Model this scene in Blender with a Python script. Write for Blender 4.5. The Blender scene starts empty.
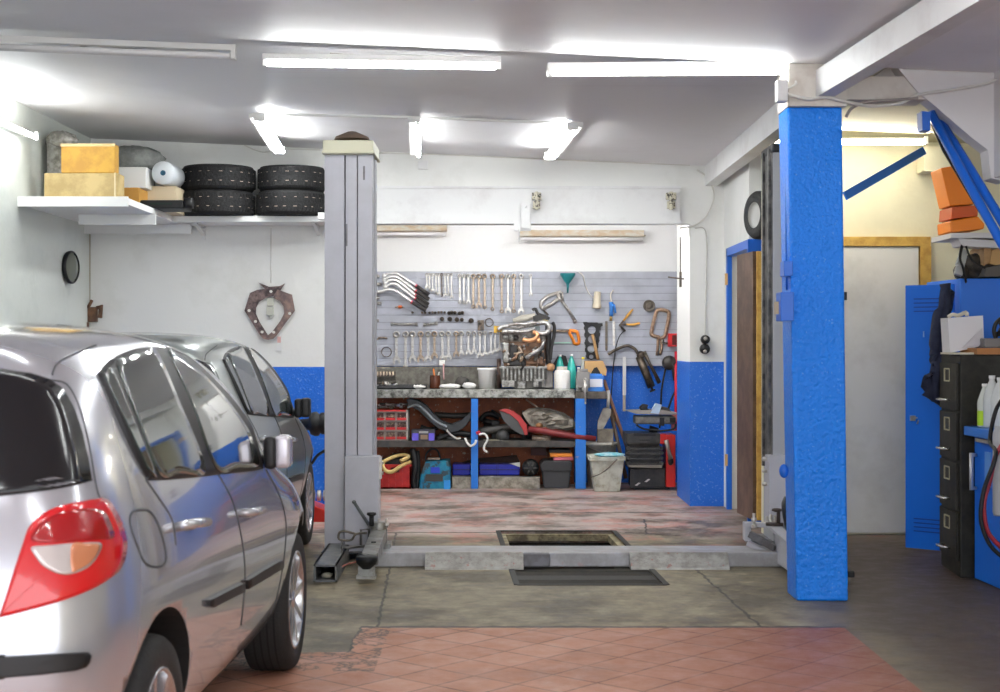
import bpy, bmesh, math, random
from mathutils import Vector, Matrix, Euler
from mathutils.bvhtree import BVHTree
from mathutils.geometry import tessellate_polygon
PI = math.pi
random.seed(7)
C = bpy.context.scene.collection
F = 1500.0; HC = 1.42; HZ = 346.0
def P(px, py, d):
    return Vector(((px-500.0)*d/F, d, HC-(py-HZ)*d/F))
def DF(py, h=0.0):
    "depth of a point at height h seen at row py"
    return F*(HC-h)/(py-HZ)
# ---------------------------------------------------------------- materials
MATS = {}
def nd(nt, t, **kw):
    n = nt.nodes.new(t)
    for k, v in kw.items():
        if k in n.inputs: n.inputs[k].default_value = v
        else: setattr(n, k, v)
    return n
def mat(name, col, rough=0.5, metal=0.0, col2=None, nscale=6.0, ndet=6.0, lo=0.4, hi=0.62, bump=0.0, bscale=60.0, coat=0.0,
        emit=None, estr=0.0, trans=0.0, spots=None, spotcol=(0.8,0.85,0.95), spotscale=60.0, spotlo=0.66, rvar=0.0, ior=1.45, alpha=1.0):
    if name in MATS: return MATS[name]
    m = bpy.data.materials.new(name); m.use_nodes = True
    nt = m.node_tree; b = nt.nodes['Principled BSDF']; L = nt.links.new
    c1 = tuple(col)+(1,)
    b.inputs['Base Color'].default_value = c1
    b.inputs['Roughness'].default_value = rough
    b.inputs['Metallic'].default_value = metal
    b.inputs['Coat Weight'].default_value = coat
    b.inputs['Coat Roughness'].default_value = 0.05
    b.inputs['IOR'].default_value = ior
    b.inputs['Transmission Weight'].default_value = trans
    b.inputs['Alpha'].default_value = alpha
    if emit is not None:
        b.inputs['Emission Color'].default_value = tuple(emit)+(1,)
        b.inputs['Emission Strength'].default_value = estr
    tc = nd(nt, 'ShaderNodeTexCoord')
    src = None
    if col2 is not None:
        n = nd(nt, 'ShaderNodeTexNoise', Scale=nscale, Detail=ndet, Roughness=0.65)
        L(tc.outputs['Object'], n.inputs['Vector'])
        r = nd(nt, 'ShaderNodeValToRGB')
        r.color_ramp.elements[0].position = lo; r.color_ramp.elements[0].color = c1
        r.color_ramp.elements[1].position = hi; r.color_ramp.elements[1].color = tuple(col2)+(1,)
        L(n.outputs['Fac'], r.inputs['Fac']); src = r.outputs['Color']
        if rvar:
            mr = nd(nt, 'ShaderNodeMapRange'); mr.inputs['To Min'].default_value = max(0.02, rough-rvar); mr.inputs['To Max'].default_value = rough+rvar
            L(n.outputs['Fac'], mr.inputs['Value']); L(mr.outputs['Result'], b.inputs['Roughness'])
    if spots is not None:
        n2 = nd(nt, 'ShaderNodeTexNoise', Scale=spotscale, Detail=3.0, Roughness=0.6)
        L(tc.outputs['Object'], n2.inputs['Vector'])
        r2 = nd(nt, 'ShaderNodeValToRGB')
        r2.color_ramp.elements[0].position = spotlo; r2.color_ramp.elements[0].color = (0,0,0,1)
        r2.color_ramp.elements[1].position = spotlo+0.04; r2.color_ramp.elements[1].color = (spots,)*3+(1,)
        L(n2.outputs['Fac'], r2.inputs['Fac'])
        mx = nd(nt, 'ShaderNodeMix', data_type='RGBA')
        L(r2.outputs['Color'], mx.inputs['Factor'])
        if src is None: mx.inputs['A'].default_value = c1
        else: L(src, mx.inputs['A'])
        mx.inputs['B'].default_value = tuple(spotcol)+(1,)
        src = mx.outputs['Result']
    if src is not None: L(src, b.inputs['Base Color'])
    if bump:
        n3 = nd(nt, 'ShaderNodeTexNoise', Scale=bscale, Detail=4.0)
        L(tc.outputs['Object'], n3.inputs['Vector'])
        bp = nd(nt, 'ShaderNodeBump', Strength=bump, Distance=0.02)
        L(n3.outputs['Fac'], bp.inputs['Height']); L(bp.outputs['Normal'], b.inputs['Normal'])
    MATS[name] = m
    return m
# ---------------------------------------------------------------- mesh builder
class MB:
    def __init__(s): s.v = []; s.f = []; s.m = []; s.sm = []
    def add(s, vs, fs, mi=0, smooth=False):
        o = len(s.v); s.v.extend([Vector(v) for v in vs])
        for f in fs: s.f.append([i+o for i in f]); s.m.append(mi); s.sm.append(smooth)
        return s
    def box(s, a, b, mi=0, M=None):
        x0,y0,z0 = [min(a[i],b[i]) for i in range(3)]; x1,y1,z1 = [max(a[i],b[i]) for i in range(3)]
        vs = [Vector(p) for p in ((x0,y0,z0),(x1,y0,z0),(x1,y1,z0),(x0,y1,z0),(x0,y0,z1),(x1,y0,z1),(x1,y1,z1),(x0,y1,z1))]
        if M is not None: vs = [M @ v for v in vs]
        return s.add(vs, [(0,3,2,1),(4,5,6,7),(0,1,5,4),(1,2,6,5),(2,3,7,6),(3,0,4,7)], mi)
    def bar(s, p, q, w, h, mi=0, up=(0,0,1)):
        "box beam from p to q, w across, h along up"
        p = Vector(p); q = Vector(q); d = (q-p).normalized(); up = Vector(up)
        x = d.cross(up)
        if x.length < 1e-4: x = d.cross(Vector((0,1,0)))
        x.normalize(); z = x.cross(d)
        vs = []
        for c in (p, q):
            for (a, b) in ((-1,-1),(1,-1),(1,1),(-1,1)): vs.append(c + x*(a*w/2) + z*(b*h/2))
        return s.add(vs, [(3,2,1,0),(4,5,6,7),(0,1,5,4),(1,2,6,5),(2,3,7,6),(3,0,4,7)], mi)
    def prism(s, pts, ext, mi=0, smooth=False):
        "closed planar outline (3-D points), extruded by the vector ext"
        pts = [Vector(p) for p in pts]; ext = Vector(ext); n = len(pts)
        tri = tessellate_polygon([pts])
        vs = pts + [p+ext for p in pts]
        fs = [tuple(t) for t in tri] + [tuple(i+n for i in reversed(t)) for t in tri]
        s.add(vs, fs, mi)
        fs = [(i, (i+1) % n, (i+1) % n+n, i+n) for i in range(n)]
        return s.add(vs, fs, mi, smooth)
    def tube(s, pts, r, mi=0, n=8, closed=False, rad=None, smooth=True, flat=1.0):
        pts = [Vector(p) for p in pts]; N = len(pts)
        vs = []; fs = []
        pn = None
        for i, p in enumerate(pts):
            if closed: t = pts[(i+1) % N]-pts[i-1]
            else: t = pts[min(i+1, N-1)]-pts[max(i-1, 0)]
            if t.length < 1e-9: t = Vector((0,0,1))
            t.normalize()
            if pn is None:
                pn = t.orthogonal().normalized()
            else:
                pn = pn - t*pn.dot(t)
                if pn.length < 1e-6: pn = t.orthogonal()
                pn.normalize()
            bn = t.cross(pn); rr = rad[i] if rad else r
            for k in range(n):
                a = 2*PI*k/n
                vs.append(p + pn*(math.cos(a)*rr) + bn*(math.sin(a)*rr*flat))
        segs = N if closed else N-1
        for i in range(segs):
            j = (i+1) % N
            for k in range(n):
                k2 = (k+1) % n
                fs.append((i*n+k, i*n+k2, j*n+k2, j*n+k))
        s.add(vs, fs, mi, smooth)
        if not closed:
            s.add(vs, [tuple(reversed(range(n))), tuple(range((N-1)*n, N*n))], mi)
        return s
    def cyl(s, p, q, r, mi=0, n=20, r2=None):
        return s.tube([p, q], r, mi, n, rad=[r, r if r2 is None else r2])
    def lathe(s, prof, o=(0,0,0), ax=(0,0,1), mi=0, n=24, smooth=True, cap=True):
        "prof: list of (radius, height along ax)"
        o = Vector(o); ax = Vector(ax).normalized(); a = ax.orthogonal().normalized(); b = ax.cross(a)
        vs = []; fs = []
        for (r, h) in prof:
            for k in range(n):
                t = 2*PI*k/n
                vs.append(o + ax*h + a*(r*math.cos(t)) + b*(r*math.sin(t)))
        for i in range(len(prof)-1):
            for k in range(n):
                k2 = (k+1) % n
                fs.append((i*n+k, i*n+k2, (i+1)*n+k2, (i+1)*n+k))
        s.add(vs, fs, mi, smooth)
        if cap:
            s.add(vs, [tuple(reversed(range(n))), tuple(range((len(prof)-1)*n, len(prof)*n))], mi)
        return s
    def ball(s, c, r, mi=0, n=14, sc=(1,1,1), jit=0.0, rnd=None):
        c = Vector(c); vs = []; fs = []; m = n//2
        for i in range(m+1):
            th = PI*i/m
            for k in range(n):
                ph = 2*PI*k/n
                q = 1.0 + (jit*(rnd.random()-0.5) if rnd else 0)
                vs.append(c + Vector((math.sin(th)*math.cos(ph)*sc[0], math.sin(th)*math.sin(ph)*sc[1], math.cos(th)*sc[2]))*(r*q))
        for i in range(m):
            for k in range(n):
                k2 = (k+1) % n
                fs.append((i*n+k, (i+1)*n+k, (i+1)*n+k2, i*n+k2))
        return s.add(vs, fs, mi, True)
    def build(s, name, mats, parent=None, origin=None, bevel=0.0, smooth=None):
        me = bpy.data.meshes.new(name)
        o3 = Vector(origin) if origin is not None else Vector((0,0,0))
        me.from_pydata([v-o3 for v in s.v], [], s.f)
        if not isinstance(mats, (list, tuple)): mats = [mats]
        for m in mats: me.materials.append(m)
        for i, p in enumerate(me.polygons):
            p.material_index = s.m[i]; p.use_smooth = s.sm[i] if smooth is None else smooth
        bm = bmesh.new(); bm.from_mesh(me)
        bmesh.ops.remove_doubles(bm, verts=bm.verts, dist=1e-6)
        bmesh.ops.recalc_face_normals(bm, faces=bm.faces)
        bm.to_mesh(me); bm.free()
        ob = bpy.data.objects.new(name, me); C.objects.link(ob)
        ob.location = o3
        if parent is not None:
            ob.parent = parent
            ob.matrix_parent_inverse = Matrix.Identity(4)
            ob.location = o3 - WORLD.get(parent.name, Vector((0,0,0)))
        WORLD[ob.name] = o3
        if bevel:
            b = ob.modifiers.new('bevel', 'BEVEL'); b.width = bevel; b.segments = 2; b.limit_method = 'ANGLE'; b.angle_limit = 0.6
        return ob
WORLD = {}
def tag(o, label=None, cat=None, group=None, kind=None):
    if label: o['label'] = label
    if cat: o['category'] = cat
    if group: o['group'] = group
    if kind: o['kind'] = kind
    return o
def thing(name, label, cat, loc=(0,0,0), group=None):
    o = bpy.data.objects.new(name, None); C.objects.link(o); o.location = loc
    o.empty_display_size = 0.1
    WORLD[o.name] = Vector(loc)
    return tag(o, label, cat, group)
def struct(name, mb, m, bevel=0.0, label=None):
    o = mb.build(name, m, bevel=bevel); o['kind'] = 'structure'
    if label: o['label'] = label
    return o
def children(o): return [c for c in bpy.data.objects if c.parent == o]
def copy_tree(o, parent=None):
    c = o.copy(); C.objects.link(c); c.parent = parent
    for ch in children(o): copy_tree(ch, c)
    return c
def smoothpath(pts, k=6, closed=False):
    pts = [Vector(p) for p in pts]; n = len(pts); out = []
    rng = range(n) if closed else range(n-1)
    for i in rng:
        if closed: p0, p1, p2, p3 = pts[i-1], pts[i], pts[(i+1) % n], pts[(i+2) % n]
        else: p0, p1, p2, p3 = pts[max(i-1,0)], pts[i], pts[i+1], pts[min(i+2,n-1)]
        for j in range(k):
            t = j/k
            out.append(0.5*((2*p1)+(p2-p0)*t+(2*p0-5*p1+4*p2-p3)*t*t+(3*p1-p0-3*p2+p3)*t*t*t))
    if not closed: out.append(pts[-1])
    return out
# ---------------------------------------------------------------- cars
W = 2.40        # wheelbase
WR = 0.305      # tyre radius
def car_cage():
    # rows from the underside's edge to the roof: per column (s, [(u,h)...]) for rows 1..7, then roof mid, roof centre, bottom mid, bottom centre
    cols = []
    def col(s, rows, roof, bot=0.20, ds=None):
        cols.append((s, rows, roof, bot, ds or [0]*len(rows)))
    #      rocker-edge   rocker       door         shoulder     belt         glass        rail            roofmid roofctr
    # rear corner column (rounded plan): ds shifts each row in s
    dsr = [0.03,-0.03,-0.07,-0.05,-0.005,0.09,0.215]
    col(-0.50, [(.66,.25),(.72,.34),(.765,.56),(.755,.82),(.685,1.02),(.620,1.21),(.545,1.385)], [(.30,1.440),(0,1.450)], .24, dsr)
    col(-0.32, [(.68,.22),(.775,.32),(.825,.56),(.810,.84),(.755,1.03),(.670,1.22),(.590,1.405)], [(.32,1.462),(0,1.472)], .22, [0,0,-.03,-.02,0,.06,.11])
    col(-0.02, [(.70,.20),(.795,.30),(.848,.55),(.832,.83),(.785,1.02),(.700,1.23),(.612,1.420)], [(.34,1.482),(0,1.492)])
    col(0.42,  [(.70,.19),(.800,.29),(.848,.54),(.838,.82),(.795,1.00),(.715,1.23),(.635,1.432)], [(.35,1.497),(0,1.507)])
    col(0.90,  [(.70,.19),(.800,.29),(.845,.54),(.838,.80),(.808,0.98),(.765,1.22),(.705,1.440)], [(.38,1.500),(0,1.508)])
    col(1.32,  [(.70,.19),(.800,.29),(.845,.54),(.840,.79),(.815,0.96),(.790,1.15),(.745,1.350)], [(.40,1.435),(0,1.445)])
    col(1.68,  [(.70,.19),(.800,.29),(.848,.54),(.845,.78),(.830,0.94),(.820,1.04),(.755,1.135)], [(.40,1.250),(0,1.270)])
    col(2.05,  [(.70,.20),(.800,.30),(.855,.55),(.862,.76),(.830,0.885),(.760,.945),(.640,.995)], [(.38,1.045),(0,1.060)])
    col(2.45,  [(.69,.21),(.790,.31),(.865,.55),(.865,.73),(.810,.835),(.710,.890),(.580,.925)], [(.35,.960),(0,.970)])
    col(2.90,  [(.62,.22),(.700,.31),(.765,.50),(.745,.64),(.680,.730),(.600,.785),(.490,.815)], [(.30,.840),(0,.850)])
    V = []; Fc = []
    def vid(p): V.append(Vector(p)); return len(V)-1
    R = []  # per column ring: order right rows1..7, roof mid R, centre, roof mid L, left rows 7..1, bottom mid L, centre, bottom mid R
    for (s, rows, roof, bot, ds) in cols:
        ring = []
        for j, (u, h) in enumerate(rows): ring.append(vid((u, s+ds[j], h)))
        dt = ds[-1]
        ring.append(vid((roof[0][0], s+dt*0.96, roof[0][1]))); ring.append(vid((0, s+dt*0.93, roof[1][1]))); ring.append(vid((-roof[0][0], s+dt*0.96, roof[0][1])))
        for j in reversed(range(len(rows))): ring.append(vid((-rows[j][0], s+ds[j], rows[j][1])))
        ring.append(vid((-.35, s+ds[0], bot))); ring.append(vid((0, s+ds[0], bot))); ring.append(vid((.35, s+ds[0], bot)))
        R.append(ring)
    n = len(R[0])
    for i in range(len(R)-1):
        for k in range(n): Fc.append((R[i][k], R[i][(k+1) % n], R[i+1][(k+1) % n], R[i+1][k]))
    # end caps: a 5-wide grid, rows 1..7
    def cap(ring, sgn, bulge, mid_u):
        g = []
        for j in range(7):
            rt, lf = ring[j], ring[16-j]
            if j == 0: g.append([rt, ring[19], ring[18], ring[17], lf]); continue
            if j == 6: g.append([rt, ring[7], ring[8], ring[9], lf]); continue
            a = V[rt]
            m1 = vid((a.x*mid_u, a.y+sgn*bulge[j]*0.75, a.z)); c0 = vid((0, a.y+sgn*bulge[j], a.z)); m2 = vid((-a.x*mid_u, a.y+sgn*bulge[j]*0.75, a.z))
            g.append([rt, m1, c0, m2, lf])
        for j in range(6):
            for k in range(4):
                q = (g[j][k], g[j][k+1], g[j+1][k+1], g[j+1][k])
                Fc.append(q if sgn < 0 else tuple(reversed(q)))
    cap(R[0], -1, [0,.09,.10,.085,.06,.05,0], 0.6)
    cap(R[-1], 1, [0,.22,.26,.24,.20,.10,0], 0.6)
    return V, Fc
def eval_mesh(ob):
    bpy.context.view_layer.update()
    dg = bpy.context.evaluated_depsgraph_get()
    me = bpy.data.meshes.new_from_object(ob.evaluated_get(dg), depsgraph=dg)
    return me
def make_body_mesh(paint, dark):
    V, Fc = car_cage()
    me = bpy.data.meshes.new('tmpcage'); me.from_pydata(V, [], Fc)
    bm = bmesh.new(); bm.from_mesh(me); bmesh.ops.recalc_face_normals(bm, faces=bm.faces); bm.to_mesh(me); bm.free()
    ob = bpy.data.objects.new('tmpcage', me); C.objects.link(ob)
    sm = ob.modifiers.new('s', 'SUBSURF'); sm.levels = 3; sm.render_levels = 3
    full = eval_mesh(ob)
    bv = BVHTree.FromPolygons([v.co.copy() for v in full.vertices], [tuple(p.vertices) for p in full.polygons])
    cut = []
    for (s, r) in ((0.0, .365), (W, .365)):
        for sg in (1, -1):
            c = MB(); c.cyl((sg*.50, s, WR+.015), (sg*1.1, s, WR+.015), r, n=48)
            c.box((sg*.50, s-r, .0), (sg*1.1, s+r, WR))
            # union avoided: an arch-shaped prism instead
            c = MB(); pts = [(sg*.50, s+r*math.cos(a), WR+.015+r*math.sin(a)) for a in [PI*k/28 for k in range(29)]]
            pts = [(sg*.50, s+r, 0.0)] + pts + [(sg*.50, s-r, 0.0)]
            c.prism(pts, (sg*.6, 0, 0)); k = c.build('tmpcut', dark); cut.append(k)
            bo = ob.modifiers.new('b', 'BOOLEAN'); bo.operation = 'DIFFERENCE'; bo.object = k; bo.solver = 'EXACT'
    body = eval_mesh(ob); body.name = 'car_body'
    body.materials.clear(); body.materials.append(paint); body.materials.append(dark)
    for p in body.polygons:
        p.use_smooth = True; p.material_index = 0
        c = p.center
        for s in (0.0, W):
            if abs(c.x) < .74 and abs(c.x) > .49 and math.hypot(c.y-s, c.z-WR-.015) < .368: p.material_index = 1
            if abs(abs(c.x)-.50) < .004 and math.hypot(c.y-s, c.z-WR-.015) < .368: p.material_index = 1
    # every wall of an arch is flat-shaded and dark
    for p in body.polygons:
        c = p.center
        for s in (0.0, W):
            d = math.hypot(c.y-s, c.z-WR-.015)
            if 0.355 < d < .368 and c.z > WR and abs(p.normal.x) < 0.35: p.material_index = 1; p.use_smooth = False
            if c.z <= WR+.02 and abs(abs(c.y-s)-.365) < .004 and abs(p.normal.x) < .3: p.material_index = 1; p.use_smooth = False
        if p.normal.z < -0.6 and c.z < .3: p.material_index = 1
    for k in cut: bpy.data.objects.remove(k)
    bpy.data.objects.remove(ob)
    return body, bv
def poly_rings(pts, rings):
    "2-D outline -> (points, faces) as rings shrinking to its centroid"
    n = len(pts); cx = sum(p[0] for p in pts)/n; cy = sum(p[1] for p in pts)/n
    out = []; fs = []
    for r in range(rings):
        t = 1-r/rings
        for p in pts: out.append((cx+(p[0]-cx)*t, cy+(p[1]-cy)*t))
    out.append((cx, cy))
    for r in range(rings-1):
        for k in range(n):
            k2 = (k+1) % n; fs.append((r*n+k, r*n+k2, (r+1)*n+k2, (r+1)*n+k))
    for k in range(n): fs.append(((rings-1)*n+k, (rings-1)*n+(k+1) % n, rings*n))
    return out, fs
def dens(pts, step, sm=True):
    if sm: pts = [(p.x, p.y) for p in smoothpath([Vector((a, b, 0)) for a, b in pts], 5, True)]
    out = []
    for i, a in enumerate(pts):
        b = pts[(i+1) % len(pts)]; n = max(1, int(math.hypot(a[0]-b[0], a[1]-b[1])/step))
        for k in range(n): out.append((a[0]+(b[0]-a[0])*k/n, a[1]+(b[1]-a[1])*k/n))
    return out
class Surf:
    "features laid on a body: rays from a point or along a direction find the surface"
    def __init__(s, bv, M): s.bv = bv; s.M = M; s.Mi = M.inverted()
    def px(s, x, y):
        "local hit of the sight line through a pixel of the photograph"
        o = s.Mi @ Vector((0, 0, HC)); t = s.Mi @ P(x, y, 5.0)
        h = s.bv.ray_cast(o, (t-o).normalized())
        if h[0] is None:
            h = s.bv.find_nearest(t)
        return h[0], h[1]
    def side(s, a, b):
        h = s.bv.ray_cast(Vector((3, a, b)), Vector((-1, 0, 0)))
        if h[0] is None: h = s.bv.find_nearest(Vector((.8, a, b)))
        return h[0], h[1]
    def back(s, a, b):
        h = s.bv.ray_cast(Vector((a, -3, b)), Vector((0, 1, 0)))
        if h[0] is None: h = s.bv.find_nearest(Vector((a, -.6, b)))
        return h[0], h[1]
    def polar(s, ph, h, piv=.6):
        d = Vector((math.sin(ph), -math.cos(ph), 0)); p0 = Vector((0, piv, h))
        r = s.bv.ray_cast(p0+d*4, -d)
        if r[0] is None: r = s.bv.find_nearest(p0+d)
        return r[0], r[1]
    def fit(s, hits, axis, deg=3):
        "smooth polynomial sheet through the hits: coordinate `axis` as a function of the other two"
        import numpy as np
        o = [i for i in range(3) if i != axis]
        A = np.array([[p[o[0]]**i*p[o[1]]**j for i in range(deg+1) for j in range(deg+1-i)] for p, _ in hits]); y = np.array([p[axis] for p, _ in hits])
        c, *_ = np.linalg.lstsq(A, y, rcond=None); res = y-A@c
        def f(p):
            r = p.copy(); r[axis] = float(sum(cc*p[o[0]]**i*p[o[1]]**j for cc, (i, j) in zip(c, [(i,j) for i in range(deg+1) for j in range(deg+1-i)]))); return r
        return f, float(abs(res).max())
    def patch(s, mb, fn, pts, off, rings=6, mi=0, thick=0.0, step=None, sm=True, mirror=True, sides=(1,-1), fit=None, axis=0, sgn=1):
        if step: pts = dens(pts, step, sm)
        q, fs = poly_rings(pts, rings)
        hit = [fn(a, b) for a, b in q]
        if fit:
            av = Vector((0,0,0)); av[axis] = sgn
            hit = [(fit(p), av) for p, nn in hit]
        n = len(pts)
        for sg in (sides if mirror else (1,)):
            vs = [Vector(((p+nn*off).x*sg, (p+nn*off).y, (p+nn*off).z)) for p, nn in hit]
            mb.add(vs, fs, mi, True)
            # skirt back to the surface
            dn = -.02 if fit else -.003; rim = [Vector(((hit[k][0]+hit[k][1]*dn).x*sg, (hit[k][0]+hit[k][1]*dn).y, (hit[k][0]+hit[k][1]*dn).z)) for k in range(n)]
            mb.add(vs[:n]+rim, [(k, (k+1) % n, (k+1) % n+n, k+n) for k in range(n)], mi, False)
        return mb
    def line(s, mb, fn, pts, r, mi=0, off=0.0, k=6, closed=False, sides=(1,-1), flat=1.0):
        q = smoothpath([Vector((a, b, 0)) for a, b in pts], k, closed)
        hit = [fn(p.x, p.y) for p in q]
        for sg in sides:
            mb.tube([Vector(((p+nn*off).x*sg, (p+nn*off).y, (p+nn*off).z)) for p, nn in hit], r, mi, 6, closed)
        return mb
def wheel(parent, name, c, tyre, rim, dark):
    "wheel about the axle x; outer face towards +x (c.x>0) or -x"
    sg = 1 if c[0] > 0 else -1
    t = MB(); w = .19
    prof = [(.205,0),(.215,.004),(.24,.008),(.285,.005),(.300,-.012),(.305,-.03),(.305,-.16),(.30,-.178),(.28,-.19),(.215,-.19)]
    t.lathe([(r, (h)) for r, h in prof], o=(c[0], c[1], c[2]), ax=(sg,0,0), n=48, cap=False)
    for g in (-.045,-.075,-.105,-.135):   # tread grooves
        t.lathe([(.3065,g-.004),(.3065,g+.004)], o=(c[0], c[1], c[2]), ax=(sg,0,0), n=48, cap=False, mi=1)
    wh = t.build(name, [tyre, dark], parent, origin=Vector(c)+WORLD.get(parent.name, Vector()))
    r = MB(); o = Vector(c)
    r.lathe([(.212,-.02),(.214,.004),(.205,.006),(.198,-.002),(.192,-.03),(.185,-.07),(.08,-.085),(.0,-.085)], o=o, ax=(sg,0,0), n=48, cap=False)
    r.lathe([(.0,-.004),(.035,-.006),(.042,-.014),(.045,-.04)], o=o, ax=(sg,0,0), n=20, cap=False)
    for k in range(8):
        a = 2*PI*k/8+.2
        d = Vector((0, math.cos(a), math.sin(a)))
        r.bar(o+d*.03+Vector((sg*-.022,0,0)), o+d*.198+Vector((sg*-.010,0,0)), .030, .022, up=(1,0,0))
    r2 = r.build('rim', [rim], wh, origin=o+WORLD.get(parent.name, Vector()))
    dk = MB(); dk.lathe([(.18,-.075),(.06,-.072),(0,-.072)], o=o, ax=(sg,0,0), n=32, cap=False)
    dk.build('brake_disc', [dark], wh, origin=o+WORLD.get(parent.name, Vector()))
    return wh
def build_car(M):
    paint = mat('silver_paint', (.52,.53,.575), .20, .55, coat=1.0, ior=1.5)
    blk = mat('black_trim', (.015,.015,.016), .45)
    dark = mat('arch_black', (.012,.012,.012), .8)
    glass = mat('car_glass', (.045,.062,.055), .03, .0, coat=1.0, ior=1.75)
    bglass = mat('rear_glass', (.010,.010,.012), .12)
    chrome = mat('handle_silver', (.62,.64,.67), .18, .7)
    red = mat('lamp_red', (.62,.005,.010), .08, coat=1.0, emit=(.8,.0,.01), estr=0.0)
    dred = mat('lamp_dark_red', (.36,.003,.006), .1, coat=1.0)
    wht = mat('lamp_white', (.62,.56,.54), .15, .3, coat=1.0)
    amb = mat('lamp_amber', (.65,.25,.12), .15, .2, coat=1.0)
    seam = mat('seam_dark', (.05,.052,.055), .6)
    tyre = mat('tyre_rubber', (.022,.022,.022), .75, bump=.2, bscale=90)
    rim = mat('rim_alloy', (.60,.61,.63), .25, .85)
    root = thing('car', 'silver five-door hatchback in front at the left, its red tail lamp towards us', 'car')
    body_me, bv = make_body_mesh(paint, dark)
    S = Surf(bv, M)
    b = bpy.data.objects.new('body', body_me); C.objects.link(b); b.parent = root
    def part(name, mb, mats, par=None, label=None):
        o = mb.build(name, mats, par or root, bevel=.022 if 'mirror' in name else 0)
        if 'mirror' in name:
            o.modifiers[0].segments = 5; o.modifiers[0].angle_limit = .9
            for f_ in o.data.polygons: f_.use_smooth = True
        if label: o['label'] = label
        return o
    dlo = [(154.7,479.9),(208,475.5),(258,470),(263,465),(257,441),(249.5,421),(228.7,394),(205.6,370),(187,355),(170,348.5),(157,347),(136,350.5),(115.4,361),(104.5,371.5),(103.5,378),(124.7,425.5),(143,467),(148,476)]
    q_, _f = poly_rings(dens(dlo, 4), 8)
    hs_ = [S.px(a, b_) for a, b_ in q_]
    ff, mr = S.fit(hs_, 0, 2)
    up = max(p.x-ff(p).x for p, _ in hs_); print('side glass residual', mr, up)
    def glasspx(off):
        "where the sight line through a pixel meets the smooth glass sheet"
        def g_(x, y):
            o = S.Mi @ Vector((0, 0, HC)); t = S.Mi @ P(x, y, 5.0); d = (t-o).normalized()
            p, n_ = S.px(x, y); tt = (p-o).length
            for _ in range(12):
                q = o+d*tt; e_ = q.x-(ff(q).x+off)
                tt -= e_/d.x*.8 if abs(d.x) > 1e-6 else 0
            return o+d*tt, Vector((1,0,0))
        return g_
    for sg in (1, -1):
        m = MB(); S.patch(m, glasspx(up*.85+.001), dlo, 0, 8, step=4, sides=(sg,), fit=lambda p: p); part('window_frame', m, blk, label='black frame around the side windows')
    for nm, pts, side_ in (('window', [(106,377),(107,373),(112.5,369),(128,405),(156,473),(151,472),(147,465),(126,419)], 1),
                    ('window', [(118,365),(130,357),(146,351.5),(157,350.5),(180,402),(206,470),(180,473),(160,474.5),(139,421)], 1),
                    ('window', [(169.5,352),(178,354),(188,361.5),(206,376),(228.5,401),(246,425),(253,440),(259,465),(238,467.5),(217,469),(193,405)], 1)):
        for sg in (1, -1):
            m = MB(); S.patch(m, glasspx(up*.85+.004), pts, 0, 8, step=4, sides=(sg,), fit=lambda p: p); part(nm, m, glass)
    # rear window, laid straight from behind
    k = [S.px(a, c)[0] for a, c in ((2,369.5),(30,374),(49,380),(62,389),(73,408),(81,432),(87,458),(91,481))]
    rw = [(math.atan2(p.x, .6-p.y), p.z) for p in k]
    rwpts = [(0, rw[0][1]+.004)] + rw
    rwpts += [(rw[-1][0]*.6, rw[-1][1]-.028), (0, rw[-1][1]-.035)]
    full = [(-a, c) for a, c in reversed(rwpts[1:-1])]
    rwpts = rwpts[:1]+rwpts[1:-1]+rwpts[-1:]+full
    m = MB(); S.patch(m, S.polar, rwpts, .004, 12, step=.02, sm=False, mirror=False); part('rear_window', m, bglass)
    # tail lamps
    tl = [(-3,618),(0,614),(23,543),(30,526),(46,512),(67,504.5),(98,499),(101,498.5),(110,504),(119,520),(124,536),(125.5,546),(122.5,562),(113,575),(92,588.5),(61,601),(30,610)]
    for sg in (1, -1):
        m = MB(); S.patch(m, S.px, tl, .006, 10, step=4, sides=(sg,)); lamp = part('tail_lamp', m, red, label='big red tail lamp with a pale curved reversing lens')
        m = MB(); S.patch(m, S.px, [(31,548),(48,546),(72,544),(97.5,543.5),(97,553),(90,564),(78,572),(62,575),(45,568),(36,558)], .0085, 6, step=3, sides=(sg,)); part('lens', m, wht, lamp)
        m = MB(); S.patch(m, S.px, [(70,545.5),(84,544.5),(96,545),(95,553),(88,563),(77,570),(70,571)], .0105, 6, step=3, sides=(sg,)); part('lens', m, amb, lamp)
        m = MB(); S.patch(m, S.px, [(31,541),(40,524),(58,514),(80,510),(100,512),(108,524),(111,538),(96,540),(60,543)], .0085, 6, step=3, sides=(sg,)); part('lens', m, dred, lamp)
    m = MB(); S.patch(m, S.px, [(-6,657),(30,655.2),(60,653.5),(85,652),(88.5,655),(87,662),(83,667),(73,670),(40,674),(-6,678)], .012, 6, step=4, sm=False)
    k = S.px(-4, 667)[0]
    S.patch(m, S.back, [(-k.x-.02,k.z+.028),(k.x+.02,k.z+.028),(k.x+.02,k.z-.028),(-k.x-.02,k.z-.028)], .012, 6, step=.03, sm=False, mirror=False)
    part('bumper_strip', m, blk, label='black rubbing strip on the rear bumper')
    for sg in (1, -1):
        for q in ([(206,600),(222,592),(241,582.5),(242,591.5),(225,599.5),(210,607.5),(206,606)], [(244.5,580),(262,569),(279,559.5),(281,562),(280.5,568),(262,579),(245,589)]):
            m = MB(); S.patch(m, S.px, q, .014, 4, step=3, sm=False, sides=(sg,)); part('rubbing_strip', m, blk, label='black rubbing strip along the door')
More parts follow.
